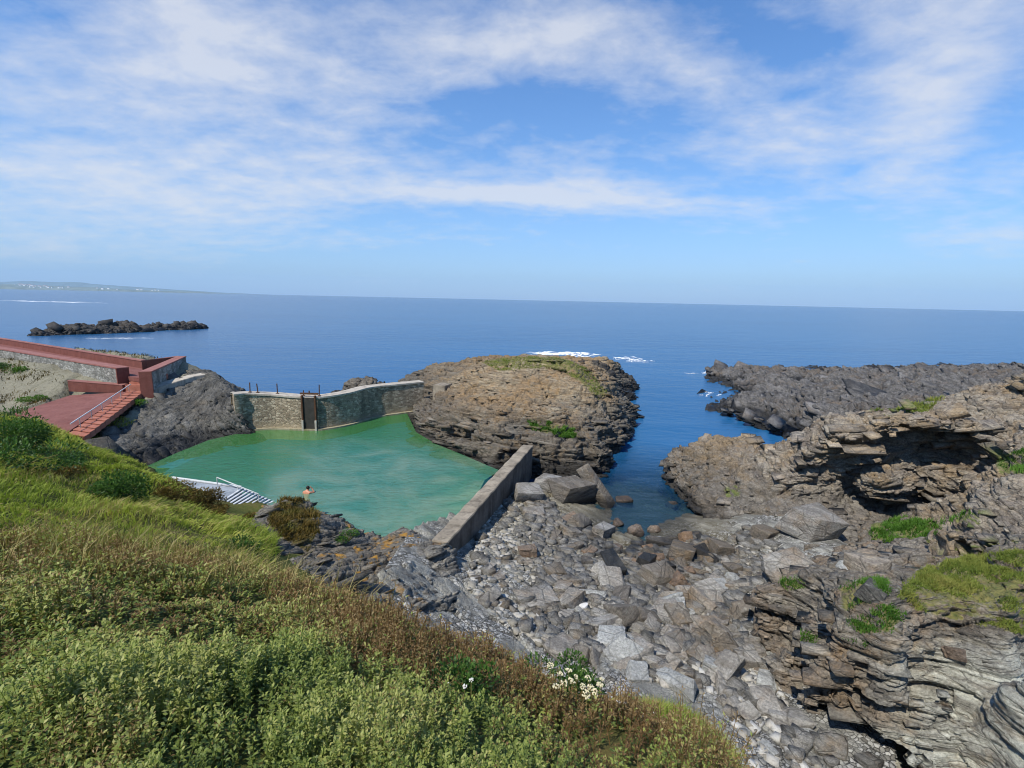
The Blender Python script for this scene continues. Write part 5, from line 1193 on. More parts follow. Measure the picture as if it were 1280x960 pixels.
# shingle between them: uncountable
def scatter_stones(name, label, P, size, mats, seed):
    rg = np.random.default_rng(seed); Vs, Fs, sh = [], [], []; o_ = 0
    pr = [stone_mesh('p', 300 + i, (1, .8, .5), 2, 6) for i in range(8)]
    for i, p in enumerate(P):
        V, F = pr[i % 8]; a = rg.uniform(0, 6.28); ca, sa = math.cos(a), math.sin(a); t1 = rg.normal(0, .25)
        R = np.array(((ca, -sa, 0), (sa, ca, 0), (0, 0, 1))) @ np.array(((1, 0, 0), (0, math.cos(t1), -math.sin(t1)), (0, math.sin(t1), math.cos(t1))))
        Vs.append((V * size[i]) @ R.T + p); Fs.append(F + o_); o_ += len(V); sh.append(np.full(len(V), np.clip(rg.random() * .66 + PALE[i] * .34 * (rg.random() < .9), 0, 1)))
    return tag(np_mesh(name, np.concatenate(Vs), np.concatenate(Fs), mats, False, None, {'shade': np.concatenate(sh), 'blk': np.concatenate(sh) * .97 + .02}), label, kind='stuff')
m_rubble = rock_mat('rubble rock', (0.3, 0.2, 1.0), '56534a', '87837a', 'aeaaa0', '87765e', 0.28, 0.45, 0.3, 0.0, None, 6, None, 2.0)
t = NT('shingle'); p = t.pos()
col = t.ramp(t.attr('shade'), [(0.0, '565147'), (0.3, '817c6e'), (0.6, 'a49e91'), (0.85, 'aeaba2'), (1.0, 'b8b5ac')])
col = t.mix(0.6, col, t.ramp(t.noise(p, 22, 4), [(.3, .6), (.5, 1.0), (.8, 1.3)]), 'MULTIPLY')
z = t.math('ADD', t.xyz(p)[2], t.math('MULTIPLY', t.noise(p, .7, 3), .5))
col = t.mix(t.math('MULTIPLY', t.step(z, 1.2, .7), .3), col, '645c3c')
col = t.mix(t.math('MULTIPLY', t.step(z, .62, .4), .7), col, '3a382f')
m_shing = t.done(t.principled(col, .85, t.bump(t.noise(p, 25, 4), .5, .02), .25))
rg = np.random.default_rng(9); N0 = 30000
x = rg.uniform(-4, 12, N0); y = rg.uniform(8.5, 31, N0); zz = beach_hf(x, y)
px, py, _ = project(np.stack([x, y, zz], 1))
zone2 = zone[:8] + [(960, 640), (1060, 690), (950, 740), (945, 800), (965, 850), (1010, 905), (1100, 960), (1000, 960), (940, 960)] + zone[-5:]
ok = in_poly(px, py, zone2) & (zz > -.1)
den = fbm(np.stack([x, y, 0 * x], 1) * .5, 3, 3)
ok &= (den > -.35) | (rg.random(N0) < .25)
P = np.stack([x, y, zz], 1)[ok][:17000]
size = 0.045 + 0.13 * rg.random(len(P)) ** 2.5
P[:, 2] += size * .1
x = rg.uniform(-3, 12, 26000); y = rg.uniform(8.5, 31, 26000); zz = beach_hf(x, y); R_ = np.stack([x, y, zz], 1); px, py, _ = project(R_)
ok = in_poly(px, py, zone2) & (zz > -.15) & (rg.random(26000) < np.where(px > 660 + (py - 640) * .1, 1, .18) * np.where((py > 820) & (px > 850), .25, 1))
R_ = R_[ok][:3000]; rs_ = 0.06 + 0.30 * rg.random(len(R_)) ** 2.6; R_[:, 2] += rs_ * .18
PALE = np.zeros(len(R_)); scatter_stones('rubble', 'angular rubble packed between the boulders of the gully', R_, rs_, m_rubble, 14)
spx, spy, _ = project(P)
band = np.clip(1 - np.abs((spx - (610 + (spy - 700) * .45)) / 60), 0, 1) + np.clip((spy - 800) / 40, 0, 1) * np.clip((spx - 830) / 40, 0, 1)
PALE = np.clip(band, 0, 1)
scatter_stones('shingle', 'grey and pale shingle filling the gaps between the boulders', P, size, m_shing, 4)
# ------------------------------------------------------------------ vegetation
m_shrub = leaf_mat('shrub leaves', ['435026', '65763a', '8b974a', 'afad68', '778842'], .5, .3, .35, .8, ('644c31', '8a6f48', 'ab9769'))
m_grass = leaf_mat('grass blades', ['5e7030', '82923c', 'a2ac50', 'bcb868'], .6, .35, .55, .5, ('80703c', 'a79860', 'bfb07a'))
m_tuft = leaf_mat('short turf', ['47581f', '68782f', '858c40', '9a9150'], .7, .3, .5, .8)
m_lush = leaf_mat('lush green plants', ['2c4a17', '43681f', '5c8430', '78963e'], .6, .35, .4, 1.2)
m_scrub = leaf_mat('brown scrub', ['3a3418', '574a22', '6f5c2a', '6a6a30'], .7, .2, .4, .9)
m_bush = leaf_mat('bush leaves', ['22391a', '365424', '4c6d2e', '638640'], .5, .3, .3, 1.4)
m_stem = simple_mat('plant stem', '5a5a2e', '75703c', 8, .8)

def leaf_cloud(P, D, L, Wd, rg, shade, dry=None, face_up=0.0):
    """one folded four-cornered leaf per row: base P, direction D, length L, width Wd"""
    n = len(P); D = D / np.linalg.norm(D, axis=1)[:, None]
    A = rg.normal(size=(n, 3)) * (1 - .6 * face_up) + np.array((0, 0, 1.6)) * face_up; S_ = np.cross(D, A); S_ /= np.maximum(np.linalg.norm(S_, axis=1), 1e-6)[:, None]
    U = np.cross(S_, D)
    mid = P + D * (L * .5)[:, None] + U * (L * .10)[:, None]
    V = np.stack([P, mid + S_ * (Wd / 2)[:, None], P + D * L[:, None] - U * (L * .05)[:, None], mid - S_ * (Wd / 2)[:, None]], 1).reshape(-1, 3)
    Q = np.arange(4 * n).reshape(n, 4)
    at = {'shade': np.repeat(shade, 4)}
    at['dry'] = np.repeat(np.zeros(n) if dry is None else dry, 4)
    return V, Q, at
def blades(P, N, L, Wd, rg, lean, shade, dry=None, up=1.0):
    """bent grass blades: two quads tapering"""
    n = len(P); a = rg.uniform(0, 6.283, n); H = np.stack([np.cos(a), np.sin(a), 0 * a], 1)
    B = N * .3 + np.array((0, 0, up)) + H * rg.uniform(.1, .5, n)[:, None] + lean
    B /= np.linalg.norm(B, axis=1)[:, None]
    C = B + H * .45 + lean * .9 + np.array((0, 0, -.35)); C /= np.linalg.norm(C, axis=1)[:, None]
    S_ = np.cross(B, rg.normal(size=(n, 3))); S_ /= np.linalg.norm(S_, axis=1)[:, None]
    w2 = (Wd / 2)[:, None]; m = P + B * (L * .55)[:, None]; t_ = m + C * (L * .5)[:, None]
    V = np.stack([P - S_ * w2, P + S_ * w2, m + S_ * w2 * .8, m - S_ * w2 * .8, t_ + S_ * w2 * .12, t_ - S_ * w2 * .12], 1).reshape(-1, 3)
    k = np.arange(n)[:, None] * 6
    Q = np.concatenate([k + np.array([[0, 1, 2, 3]]), k + np.array([[3, 2, 4, 5]])])
    return V, Q, {'shade': np.repeat(shade, 6), 'dry': np.repeat(np.zeros(n) if dry is None else dry, 6)}

def hill_n(x, y):
    e = .15; gx = (hill_hf(x + e, y) - hill_hf(x - e, y)) / (2 * e); gy = (hill_hf(x, y + e) - hill_hf(x, y - e)) / (2 * e)
    N = np.stack([-gx, -gy, np.ones_like(gx)], 1); return N / np.linalg.norm(N, axis=1)[:, None]
def hill_z(x, y):
    P = np.stack([x, y, hill_hf(x, y)], 1); return P[:, 2] + .22 * fbm(P * .7, 4, 1)

# --- foreground thicket of leafy shoots
rg = np.random.default_rng(21)
CREST = [(-200, 672), (0, 690), (60, 693), (150, 700), (240, 708), (330, 728), (400, 742), (455, 752), (520, 770), (580, 790), (640, 822), (690, 860), (740, 880), (790, 893), (850, 925), (905, 975), (1000, 1300), (-700, 1300), (-700, 660)]
n0 = 60000
x = rg.uniform(-9.5, 4.8, n0); y = rg.uniform(.9, 11.5, n0); z = hill_z(x, y)
P = np.stack([x, y, z], 1); px, py, wd = project(P); dist = np.linalg.norm(P - CAM, axis=1)
ok = in_poly(px, py, CREST) & (wd > .3) & (py < 1180) & (px > -180) & (rg.random(n0) < np.clip((3.6 / dist) ** 1.15, .25, 1) * .95)
P = P[ok]; dist = dist[ok]; px = px[ok]; py = py[ok]; n = len(P)
print('shoots', n)
clump = fbm(P * np.array((1.1, 1.1, .2)), 3, 44); big = fbm(P * np.array((.55, .55, .2)), 2, 45)
hgt = (0.34 + .22 * clump + .2 * big + rg.normal(0, .05, n)).clip(.1, .85)
keepm = rg.random(n) < np.clip(.78 + clump * .9, .4, 1); P, dist, px, py, hgt, clump = (a[keepm] for a in (P, dist, px, py, hgt, clump)); n = len(P)
# dry brown seed heads: a band along the crest and the right-hand part
dn = fbm(P * np.array((.9, .9, .2)), 3, 61)
crest_y = np.interp(px, [0, 330, 450, 600, 700, 800, 905], [690, 728, 750, 800, 862, 895, 975])
dryp = np.clip(1.0 - (py - crest_y) / 110, 0, 1) * .8 + np.clip((px - 330) / 350, 0, 1) * .45 + dn * .85 + .17
LS, LP, LD, LL, LW, LSh, LDr = [], [], [], [], [], [], []
sc = np.clip(dist / 4.2, .8, 1.9)
nl = (44 / np.clip(dist / 4.0, .8, 2.0) ** 1.1).astype(int)
lean = np.stack([rg.normal(.08, .16, n), rg.normal(.02, .16, n), np.ones(n)], 1)
idx = np.repeat(np.arange(n), nl); m = len(idx)
u = rg.random(m) ** .7
ang = rg.uniform(0, 6.283, m)
base = P[idx] + lean[idx] * (hgt[idx] * u)[:, None]
rad = .05 * sc[idx] * (1.15 - u * .75)
out_ = np.stack([np.cos(ang), np.sin(ang), 0 * ang], 1)
D = out_ * (1.15 - .35 * u)[:, None] + np.array((0, 0, 1)) * (.1 + .5 * u + rg.normal(0, .2, m))[:, None]
isdry = (rg.random(m) < np.clip(dryp[idx] * (.35 + .75 * u), 0, .97)).astype(float)
L_ = (.036 * (1.15 - .4 * u) * sc[idx] * rg.uniform(.7, 1.25, m)) * (1 - .25 * isdry)
W_ = L_ * np.where(isdry > 0, .34, .52)
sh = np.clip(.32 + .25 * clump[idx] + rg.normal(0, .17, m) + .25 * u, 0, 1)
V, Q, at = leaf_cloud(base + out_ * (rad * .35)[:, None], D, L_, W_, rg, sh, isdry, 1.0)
# stems
st = P + lean * hgt[:, None]
r_ = .0035 * sc; a1 = np.stack([r_, 0 * r_, 0 * r_], 1); a2 = np.stack([0 * r_, r_, 0 * r_], 1)
sv = np.stack([P - a1, P + a1, st + a1 * .5, st - a1 * .5, P - a2, P + a2, st + a2 * .5, st - a2 * .5], 1).reshape(-1, 3)
k = np.arange(n)[:, None] * 8; sq = np.concatenate([k + np.array([[0, 1, 2, 3]]), k + np.array([[4, 5, 6, 7]])])
V2 = np.concatenate([V, sv]); Q2 = np.concatenate([Q, sq + len(V)])
at = {'shade': np.concatenate([at['shade'], np.full(len(sv), .35)]), 'dry': np.concatenate([at['dry'], np.repeat(np.clip(dryp, 0, 1), 8)])}
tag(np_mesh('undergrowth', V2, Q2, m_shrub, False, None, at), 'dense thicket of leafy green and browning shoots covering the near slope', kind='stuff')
print('thicket leaves', m)

# --- grass bowl and the slope towards the stairs
n0 = 260000
x = rg.uniform(-34, 1, n0); y = rg.uniform(4, 36, n0); z = hill_z(x, y)
P = np.stack([x, y, z], 1); px, py, wd = project(P)
cy_ = np.interp(px, [-200, 0, 330, 450, 600, 700, 905], [660, 676, 716, 735, 790, 850, 960])
zonem = (py < cy_ + 14) & (px < 345) & (px > -160) & (py > 505) & (z > 1.2) & (z < 9)
deckp = [(18, 514), (88, 490), (160, 485), (185, 487), (108, 551), (84, 545), (60, 533)]
zonem &= ~in_poly(px, py, deckp)
stp = in_poly(px, py, [(200, 595), (345, 620), (345, 650), (230, 640)]) & (z < 2.6)
P = P[zonem & ~stp]
dist = np.linalg.norm(P - CAM, axis=1); P = P[rg.random(len(P)) < np.clip(14 / dist, .2, 1)]; n = len(P)
fl = fbm(P * .45, 3, 71); f2 = fbm(P * 1.3, 3, 72)
L_ = (.24 + .22 * fl + .14 * f2 + rg.uniform(-.06, .1, n)).clip(.06, .8)
wv = np.stack([.55 + .4 * fbm(P * .3, 2, 73), -.25 + .4 * fbm(P * .3, 2, 74), np.zeros(n)], 1)
dist = np.linalg.norm(P - CAM, axis=1)
sh = np.clip(.5 + .45 * f2 + rg.normal(0, .16, n), 0, 1)
dr = (rg.random(n) < np.clip(.12 + .55 * fbm(P * .35, 3, 75), 0, .8)).astype(float)
V, Q, at = blades(P, hill_n(P[:, 0], P[:, 1]), L_, .006 + .0011 * dist, rg, wv, sh, dr)
tag(np_mesh('grass', V, Q, m_grass, False, None, at), 'long wind bent grass in the hollow above the pool', kind='stuff')
# pale dry stalks along the thicket edge
n0 = 2600
x = rg.uniform(-9, 1, n0); y = rg.uniform(4.5, 10.5, n0); P = np.stack([x, y, hill_z(x, y)], 1); px, py, wd = project(P)
cy_ = np.interp(px, [0, 330, 450, 600], [690, 728, 750, 800]); P = P[(np.abs(py - cy_) < 30) & (px < 480)]; n = len(P)
V, Q, at = blades(P, hill_n(P[:, 0], P[:, 1]), rg.uniform(.5, .85, n), np.full(n, .012), rg, np.tile((.35, -.1, 0), (n, 1)), rg.random(n), np.ones(n))
tag(np_mesh('dry_grass', V, Q, m_grass, False, None, at), 'pale dry grass stalks rising along the edge of the thicket', kind='stuff')
# grassy lip on the right below the thicket, over the shore
n0 = 60000
x = rg.uniform(-.5, 5.5, n0); y = rg.uniform(4, 10, n0); P = np.stack([x, y, hill_z(x, y)], 1); px, py, wd = project(P)
lip = [(735, 862), (790, 852), (860, 858), (900, 880), (918, 925), (915, 975), (860, 960), (800, 905), (745, 885)]
P = P[in_poly(px, py, lip)][:16000]; n = len(P); f2 = fbm(P * 1.1, 3, 77)
V, Q, at = blades(P, hill_n(P[:, 0], P[:, 1]), (.2 + .12 * f2 + rg.uniform(-.05, .08, n)).clip(.06, .4), np.full(n, .011), rg, np.tile((.3, -.1, 0), (n, 1)), np.clip(.5 + .5 * f2 + rg.normal(0, .15, n), 0, 1), (rg.random(n) < .3 + .5 * f2).astype(float))
tag(np_mesh('grass', V, Q, m_grass, False, None, at), 'mixed green and straw grass on the lip above the shore', kind='stuff')

# --- turf on rocks
def rock_turf(name, label, VN, polys, mat, n, L0, seed, nzmin=.45, w=.02, lean=(.2, -.1, 0)):
    V, N = VN; m = px_mask(V, polys) & (N[:, 2] > nzmin); idx = np.where(m)[0]; rg = np.random.default_rng(seed)
    if len(idx) == 0: print('no turf', name); return
    f = fbm(V[idx] * 1.2, 3, seed); idx = idx[rg.random(len(idx)) < np.clip(.55 + f * 1.2, 0, 1)]
    pick = rg.choice(idx, n); P = V[pick] + rg.normal(0, .05, (n, 3)) * np.array((1, 1, .1)); f = fbm(P * 1.5, 3, seed + 1)
    Vv, Q, at = blades(P, N[pick], L0 * (1 + .7 * f + rg.uniform(-.3, .3, n)).clip(.3, 2.2), np.full(n, w), rg, np.tile(lean, (n, 1)), np.clip(.5 + .5 * f + rg.normal(0, .18, n), 0, 1))
    tag(np_mesh(name, Vv, Q, mat, False, None, at), label, kind='stuff')
rock_turf('turf', 'olive turf capping the top of the islet', (isl_V, isl_N), [[(600, 452), (640, 446), (700, 447), (735, 462), (760, 492), (748, 500), (728, 480), (700, 462), (660, 460), (625, 464)]], m_tuft, 14000, .16, 81, w=.05)
rock_turf('ledge_plants', 'green plants on the ledge across the islet front', (isl_V, isl_N), [[(660, 527), (690, 528), (724, 541), (716, 549), (690, 545), (665, 538)]], m_lush, 2500, .22, 82, .3, .05)
rock_turf('turf', 'green turf patch on top of the headland slab', (head_V, head_N), [[(1085, 514), (1130, 498), (1180, 496), (1160, 514), (1110, 522)]], m_tuft, 3500, .18, 83, .4, .04)
rock_turf('lush_plants', 'bright green plants growing on the floor before the hollow', (head_V, head_N), [[(1088, 658), (1120, 650), (1180, 652), (1172, 676), (1110, 692), (1085, 682)], [(1188, 652), (1222, 636), (1225, 655), (1195, 666)], [(1245, 572), (1290, 560), (1290, 592), (1255, 592)]], m_lush, 9000, .2, 84, .35, .03)
rock_turf('turf', 'yellow green turf on the sloping top of the right cliff', (clf_V, clf_N), GR_C[:1], m_tuft, 32000, .10, 85, .4, .016)
rock_turf('lush_plants', 'green plants in the cracks of the cliff top', (clf_V, clf_N), GR_C[1:] + [[(985, 798), (1015, 790), (1020, 805), (990, 810)], [(1055, 800), (1090, 798), (1090, 812), (1060, 815)]], m_lush, 8000, .14, 86, .25, .018)
rock_turf('scrub', 'brown heathery scrub on the crest of the rock spur', (spur_V, spur_N), [[(335, 652), (350, 628), (375, 620), (395, 640), (400, 660), (388, 690), (345, 670)]], m_scrub, 9000, .24, 87, .2, .03)

# dry plants on the stony bank left of the deck and along the walkway
n0 = 60000; rg = np.random.default_rng(33)
x = rg.uniform(-75, -24, n0); y = rg.uniform(36, 70, n0); P = np.stack([x, y, hill_z(x, y)], 1); px, py, wd = project(P)
ok = (in_poly(px, py, [(-160, 430), (0, 444), (84, 470), (84, 494), (20, 516), (-160, 530)]) & (P[:, 1] < 50)) | (in_poly(px, py, [(40, 425), (130, 428), (235, 446), (225, 446), (180, 449), (60, 432)]) & (P[:, 1] > 47))
f = fbm(P * .5, 3, 34); ok &= rg.random(n0) < np.clip(.25 + f * 1.2, 0.02, 1)
P = P[ok][:9000]; n = len(P); f = fbm(P * .8, 2, 35)
V, Q, at = blades(P, hill_n(P[:, 0], P[:, 1]), rg.uniform(.12, .4, n), np.full(n, .05), rg, np.tile((.2, 0, 0), (n, 1)), np.clip(.4 + f + rg.normal(0, .2, n), 0, 1), (rg.random(n) < .55).astype(float))
tag(np_mesh('dry_plants', V, Q, m_scrub, False, None, at), 'dry low plants on the stony bank below the walkway', kind='stuff')
# --- single bushes
def bush(px, py, r_, mat, label, seed, n=1500, ls=.07, hfs=None, flat=.75, name='bush'):
    q = hit(hfs or [hill_hf], px, py, 3, 60, 1500); rg = np.random.default_rng(seed)
    t_ = thing(name, label, 'bush', (q[0], q[1], q[2] - .05))
    # lobes on short limbs
    k = 7; C = rg.normal(0, .42, (k, 3)) * np.array((1, 1, .5)) + np.array((0, 0, .55)); R = rg.uniform(.38, .62, k)
    w = rg.integers(0, k, n); d = rg.normal(size=(n, 3)); d /= np.linalg.norm(d, axis=1)[:, None]
    P = (C[w] + d * (R[w] * rg.uniform(.55, 1.05, n))[:, None]) * np.array((r_, r_, r_ * flat)); P[:, 2] = np.abs(P[:, 2])
    D = d + np.array((0, 0, .5)) + rg.normal(0, .5, (n, 3))
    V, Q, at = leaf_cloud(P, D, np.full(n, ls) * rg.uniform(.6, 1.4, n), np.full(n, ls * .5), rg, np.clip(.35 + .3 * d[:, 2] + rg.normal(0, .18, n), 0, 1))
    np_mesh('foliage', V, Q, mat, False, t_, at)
    bm = bmesh.new()
    for c in C: tube(bm, (0, 0, -.1), (c[0] * r_, c[1] * r_, c[2] * r_ * flat), .03 * r_ + .008, 6, .012)
    bm_obj('stem', bm, m_stem, t_)
bush(152, 628, 1.15, m_bush, 'dark green round bush in the middle of the grass bowl', 1, 2600, .11)
bush(30, 560, 1.5, m_bush, 'dark green bush at the left edge below the red deck', 2, 3200, .12)
bush(8, 582, 1.3, m_bush, 'low dark bush cut by the left edge of the view', 3, 2000, .12)
bush(85, 585, .8, m_bush, 'small green bush between the two larger bushes on the slope', 4, 1400, .1, flat=.6)
bush(75, 600, .6, m_scrub, 'small brownish bush on the crest above the grass bowl', 14, 900, .09, flat=.6)
bush(215, 622, .85, m_scrub, 'brown heathery bush next to the bathing platform, farther left one', 5, 2000, .09, flat=.6)
bush(248, 634, .85, m_scrub, 'brown heathery bush next to the bathing platform, middle one', 6, 2000, .09, flat=.6)
bush(273, 642, .6, m_scrub, 'brown heathery bush next to the bathing platform, nearest to the slats', 7, 1500, .08, flat=.6)
bush(436, 672, .4, m_lush, 'small bright green cushion plant on the grey rock spur', 8, 900, .05, [spur_hf, hill_hf])
bush(890, 878, .3, m_lush, 'bright green cushion plant on the lip above the shore', 9, 1500, .035, flat=.6)
bush(904, 890, .24, leaf_mat('yellow flowers', ['b08a1c', 'd0a820', '6a7a2a', 'c89a1e'], .6, .3), 'yellow flowering cushion at the tip of the grassy lip', 20, 700, .03, flat=.6)
bush(830, 868, .26, m_lush, 'small green tussock at the back of the grassy lip', 10, 1000, .03, flat=.6)
bush(715, 880, .5, m_bush, 'dark green leafy clump under the cream flower heads', 11, 2200, .05, flat=.8)
bush(565, 880, .35, m_bush, 'dark green leafy clump below three white flowers', 12, 1200, .05, flat=.8)
bush(312, 650, .5, m_scrub, 'low brown scrub under the lower end of the metal slats', 19, 1200, .08, flat=.5)
bush(22, 466, .7, m_lush, 'small green bush at the foot of the grey retaining wall', 15, 900, .12, flat=.7)
bush(3, 462, .8, m_bush, 'dark bush at the left edge below the retaining wall', 16, 900, .12, flat=.7)
bush(45, 500, .9, m_lush, 'low green plants along the back edge of the sloping deck', 17, 1400, .1, flat=.4)
bush(168, 505, .7, m_lush, 'bright green plants beside the right edge of the long steps', 18, 1400, .1, [dark_hf, hill_hf], .5)
bush(295, 690, .5, m_bush, 'dark tussock in the dip behind the thicket edge', 13, 1000, .08, flat=.6)

# --- wild flowers
m_cream = simple_mat('cream flower head', 'cfc49a', 'e3dcb8', 30, .8, .3); m_wflower = simple_mat('white flower head', 'dcdacd', 'efeee6', 30, .8, .3)
def flower_head(seed, r_):
    rg = np.random.default_rng(seed); bm = bmesh.new()
    for i in range(26):
        a = rg.uniform(0, 6.28); q = r_ * math.sqrt(rg.random()); zz = .35 * (r_ - q * q / r_) + rg.normal(0, r_ * .06)
        bmesh.ops.create_icosphere(bm, subdivisions=1, radius=r_ * rg.uniform(.16, .26), matrix=Matrix.Translation((q * math.cos(a), q * math.sin(a), zz)))
    for i in range(7):
        a = i * .9; tube(bm, (0, 0, -r_ * .9), (r_ * .65 * math.cos(a), r_ * .65 * math.sin(a), 0), r_ * .03, 4)
    me = bpy.data.meshes.new('flower_head'); bm.to_mesh(me); bm.free(); return me
hd = [flower_head(i, .036) for i in range(4)]
bm = bmesh.new(); tube(bm, (0, 0, 0), (0, 0, 1), .006, 6, .004); me_st = bpy.data.meshes.new('stem'); bm.to_mesh(me_st); bm.free(); me_st.materials.append(m_stem)
fl = [(688, 832, 1), (690, 846, 1), (700, 842, 1), (711, 838, 1), (722, 829, 1), (715, 851, 1), (705, 855, 1), (730, 838, 1), (735, 848, 1), (742, 845, 1), (748, 835, 1), (750, 856, 1), (728, 858, 1), (739, 860, 1), (720, 846, 1), (695, 858, 1), (744, 867, 1), (712, 827, 1), (752, 849, 1), (733, 868, 1),
      (560, 855, 0), (589, 850, 0), (581, 858, 0), (764, 872, 0), (773, 877, 0), (781, 878, 0), (776, 898, 0), (805, 894, 0), (817, 892, 0), (841, 908, 0)]
rs = random.Random(3)
for i, (px, py, c) in enumerate(fl):
    q = hit([hill_hf], px, min(py + 45, 925), 3, 30, 1500); h_ = rs.uniform(.5, .8)
    D_ = ray(px, py); dd2 = np.linalg.norm(q - CAM) ; t_ = dd2 / np.linalg.norm(D_) * .985; top = CAM + D_ * t_
    f = thing('wild_flower', ('cream umbel flower head standing above the leafy clump at the slope edge' if c else 'single white umbel flower rising out of the thicket'), 'flower', (q[0], q[1], q[2]), 'cream flower heads at the slope edge' if c else 'white flowers dotted over the slope')
    v = Vector(top - q)
    s1 = link(bpy.data.objects.new('stem', me_st)); s1.parent = f; s1.rotation_mode = 'QUATERNION'; s1.rotation_quaternion = v.to_track_quat('Z', 'Y'); s1.scale = (1, 1, v.length)
    h1 = link(bpy.data.objects.new('flower_head', hd[i % 4])); h1.parent = f; h1.location = v; k = rs.uniform(.75, 1.25); k *= 1.05 if c else .62; h1.scale = (k, k, k); h1.rotation_euler = (rs.gauss(-.3, .25), rs.gauss(0, .25), rs.uniform(0, 6))
    if not h1.data.materials: h1.data.materials.append(m_cream)
    h1.material_slots[0].link = 'OBJECT'; h1.material_slots[0].material = m_cream if c else m_wflower
# ------------------------------------------------------------------ far shore, hills, foam, air
m_far = simple_mat('hazed far fields and woods', '5f6b66', '858f86', .006, .95, 0, .1); m_mtn = simple_mat('hazed far mountains', '66767d', '788a8c', .002, .95, 0, .1)  # bluish greys carry part of the distance haze in the colour
m_sandbluff = simple_mat('sandy bluff', '9a8d73', 'b5a98c', .01, .95, 0, .1)
def far_land(name, label, D0, depth, prof, mat, hmul, seed, seg=160, bumpy=.12):
    """prof: (px, height px above the water line) of the skyline"""
    px = np.linspace(prof[0][0], prof[-1][0], seg); hp = np.interp(px, [p[0] for p in prof], [p[1] for p in prof])
    rows = []
    for j, u in enumerate(np.linspace(0, 1, 14)):
        Y = D0 + depth * u; d = [ray(a, 360) for a in px]
        X = np.array([q[0] / q[1] * D0 for q in d]) * (1 + .35 * u)
        h_ = hp * D0 / F_PX * .78 * (math.sin(min(1, u * 2.2 + (.18 if 0 < u else 0)) * math.pi / 2) if u < .5 else math.cos((u - .5) * math.pi * .8)) * (0 if j == 0 else 1)
        P = np.stack([X, np.full(seg, Y), h_], 1); nz = fbm(P * np.array((1, 1, 0)) * (6.0 / D0) * 2.2, 4, seed)
        P[:, 2] = np.maximum(P[:, 2] * (1 + bumpy * nz * 2), -2 if j in (0,) else -1); rows.append(P)
    V = np.concatenate(rows); i = np.arange(14 * seg).reshape(14, seg)
    Q = np.stack([i[:-1, :-1], i[:-1, 1:], i[1:, 1:], i[1:, :-1]], -1).reshape(-1, 4)
    return tag(np_mesh(name, V, Q, mat, True), label, kind='structure'), V
co_, CV = far_land('far_coast', 'low green coast on the far side of the bay', 8000, 1500, [(-420, 11), (-100, 9), (0, 8.5), (40, 8), (70, 6.5), (110, 6), (150, 5), (190, 4), (230, 2.8), (265, 2.5), (285, .3)], m_far, 1, 5)
far_land('near_bluff', 'darker wooded bluff at the left end of the far coast', 6500, 600, [(-420, 11), (-60, 9), (0, 8.5), (22, 8), (34, 6), (42, .4)], m_far, 1, 6, 60, .1)
far_land('mountains', 'hazy mountain ridge behind the far coast', 10500, 1300, [(-420, 20), (-150, 16), (0, 11), (60, 11.5), (110, 13), (150, 12), (190, 9), (240, 5), (290, 2), (320, 1), (340, .2)], m_mtn, 1, 7, 120, .08)
m_house = simple_mat('white house wall', 'efece4', 'f8f6f2', .3, .8, 0, .2); m_roofs = simple_mat('tiled roof', '8a5a45', 'a06a52', .5, .85, 0, .1)
rs = random.Random(11)
for i in range(46):
    px = rs.choice([rs.uniform(30, 70), rs.uniform(60, 215)]); u = rs.uniform(.03, .3)
    d = ray(px, 360); Y = 8000 + 1500 * u; X = d[0] / d[1] * 8000 * (1 + .35 * u)
    k = np.argmin((CV[:, 0] - X) ** 2 + (CV[:, 1] - Y) ** 2); z = CV[k, 2]
    w_, dp_, hh = rs.uniform(16, 44), rs.uniform(14, 20), rs.uniform(10, 20)
    t_ = thing('house', 'tiny white house on the far coast', 'house', (CV[k, 0], CV[k, 1], z - 3), 'white houses along the far coast', rs.uniform(-.6, .6))
    bm = bmesh.new(); box(bm, (0, 0, hh / 2), (w_, dp_, hh + 4)); bm_obj('wall', bm, m_house, t_)
    bm = bmesh.new(); v = [bm.verts.new(q) for q in ((-w_ / 2, -dp_ / 2, hh + 2), (w_ / 2, -dp_ / 2, hh + 2), (w_ / 2, dp_ / 2, hh + 2), (-w_ / 2, dp_ / 2, hh + 2), (-w_ / 2, 0, hh + 6), (w_ / 2, 0, hh + 6))]
    for f in ((0, 1, 5, 4), (2, 3, 4, 5), (0, 4, 3), (1, 2, 5), (3, 2, 1, 0)): bm.faces.new([v[q] for q in f])
    bm_obj('roof', bm, m_roofs, t_)
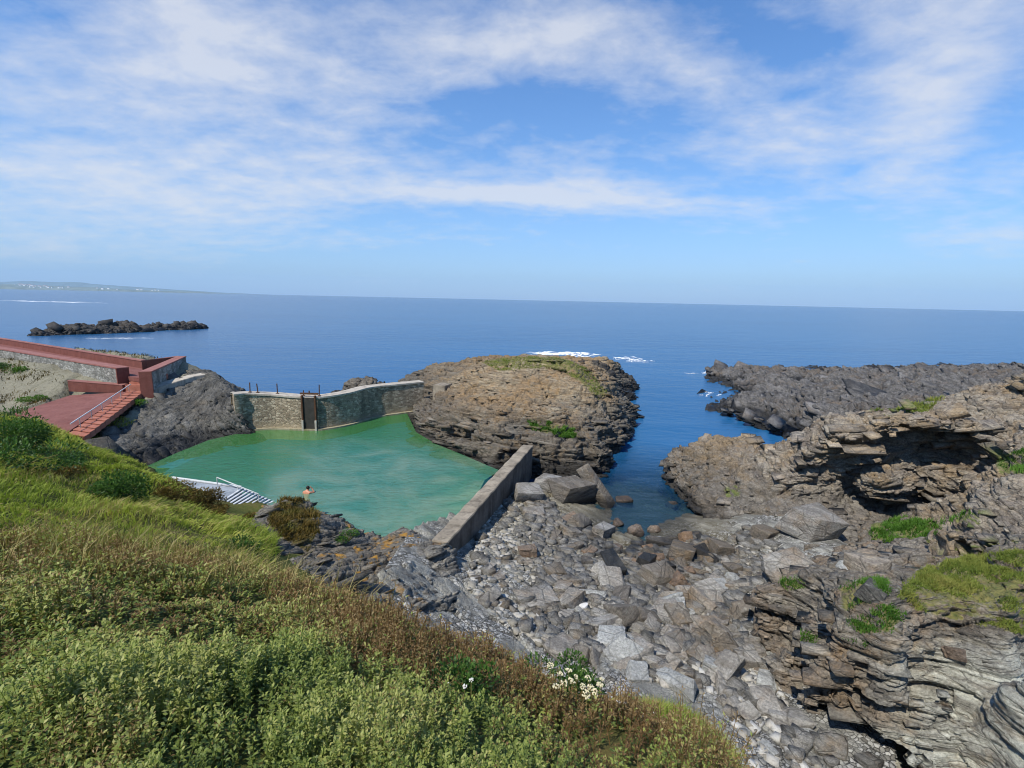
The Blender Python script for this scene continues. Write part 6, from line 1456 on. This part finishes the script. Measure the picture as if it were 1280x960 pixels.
# foam where the swell breaks
m_foam = simple_mat('sea foam', 'd8dcde', 'eef0f0', 6, .9, .3, .1)
def foam_lines(label, c, along, n, length, spread, width, seed):
    """broken ribbons of foam drifting along a shore"""
    rg = np.random.default_rng(seed); d = np.array(along, float); d /= np.linalg.norm(d); e = np.array((-d[1], d[0])); V, Q = [], []
    for k in range(n):
        m = 26; s0 = rg.uniform(-.5, .5) * length; ln = length * rg.uniform(.15, .6); off = rg.normal(0, spread)
        tt = np.linspace(0, 1, m); q = np.stack([tt * 7 + k * 9, 0 * tt + seed, 0 * tt], 1)
        cen = np.array(c)[None] + (s0 + tt * ln)[:, None] * d + (off + spread * .5 * fbm(q * .4, 2, seed) + .25 * width * fbm(q * 2, 2, seed))[:, None] * e
        wd_ = width * np.clip(.35 + .9 * fbm(q * 1.3, 3, seed + 1), 0.02, 1.2) * np.sin(tt * math.pi)
        o_ = len(V) * 0 + sum(len(x) for x in V)
        A = np.concatenate([np.c_[cen - e * wd_[:, None], np.full(m, .03)], np.c_[cen, .05 + .25 * wd_], np.c_[cen + e * wd_[:, None], np.full(m, .03)]])
        V.append(A); i = np.arange(m - 1)
        for r_ in (0, 1): Q.append(np.stack([i + r_ * m, i + 1 + r_ * m, i + 1 + (r_ + 1) * m, i + (r_ + 1) * m], 1) + o_)
    tag(np_mesh('foam', np.concatenate(V), np.concatenate(Q), m_foam, True), label, kind='stuff')
q = atz(690, 442, 0); foam_lines('white foam breaking behind the islet', q[:2], (1, .1), 26, 12, 3.0, .9, 1)
q = atz(780, 449, 0); foam_lines('white foam at the right tip of the islet', q[:2], (1, -.6), 12, 8, 2.0, .45, 2)
q = atz(874, 466, 0); foam_lines('thin foam at the tip of the rock platform', q[:2], (.9, .5), 7, 7, .8, .16, 3)
q = atz(884, 493, 0); foam_lines('thin foam in the cleft of the rock platform', q[:2], (.6, .6), 6, 4, .5, .12, 6)
q = atz(135, 423, 0); foam_lines('white foam along the front of the reef', q[:2], (1, .2), 6, 12, .8, .16, 4)
q = atz(14, 376, 0); foam_lines('distant line of white breakers', q[:2], (1, .05), 9, 110, 12, 1.0, 5)
HAZE = True
if HAZE:
    bm = bmesh.new(); box(bm, (0, 0, 270 - 3), (30000, 30000, 540 + 6 - 3))
    t = NT('sea haze'); pv = t.n('VolumePrincipled'); pv.inputs['Color'].default_value = (.55, .80, 1.0, 1); pv.inputs['Density'].default_value = 4.5e-5; pv.inputs['Anisotropy'].default_value = 0
    t.l(pv.outputs[0], t.out.inputs['Volume'])
    tag(bm_obj('haze', bm, t.m), 'thin blue sea haze', kind='stuff')
print('script', round(time.time() - T0, 1), 's')
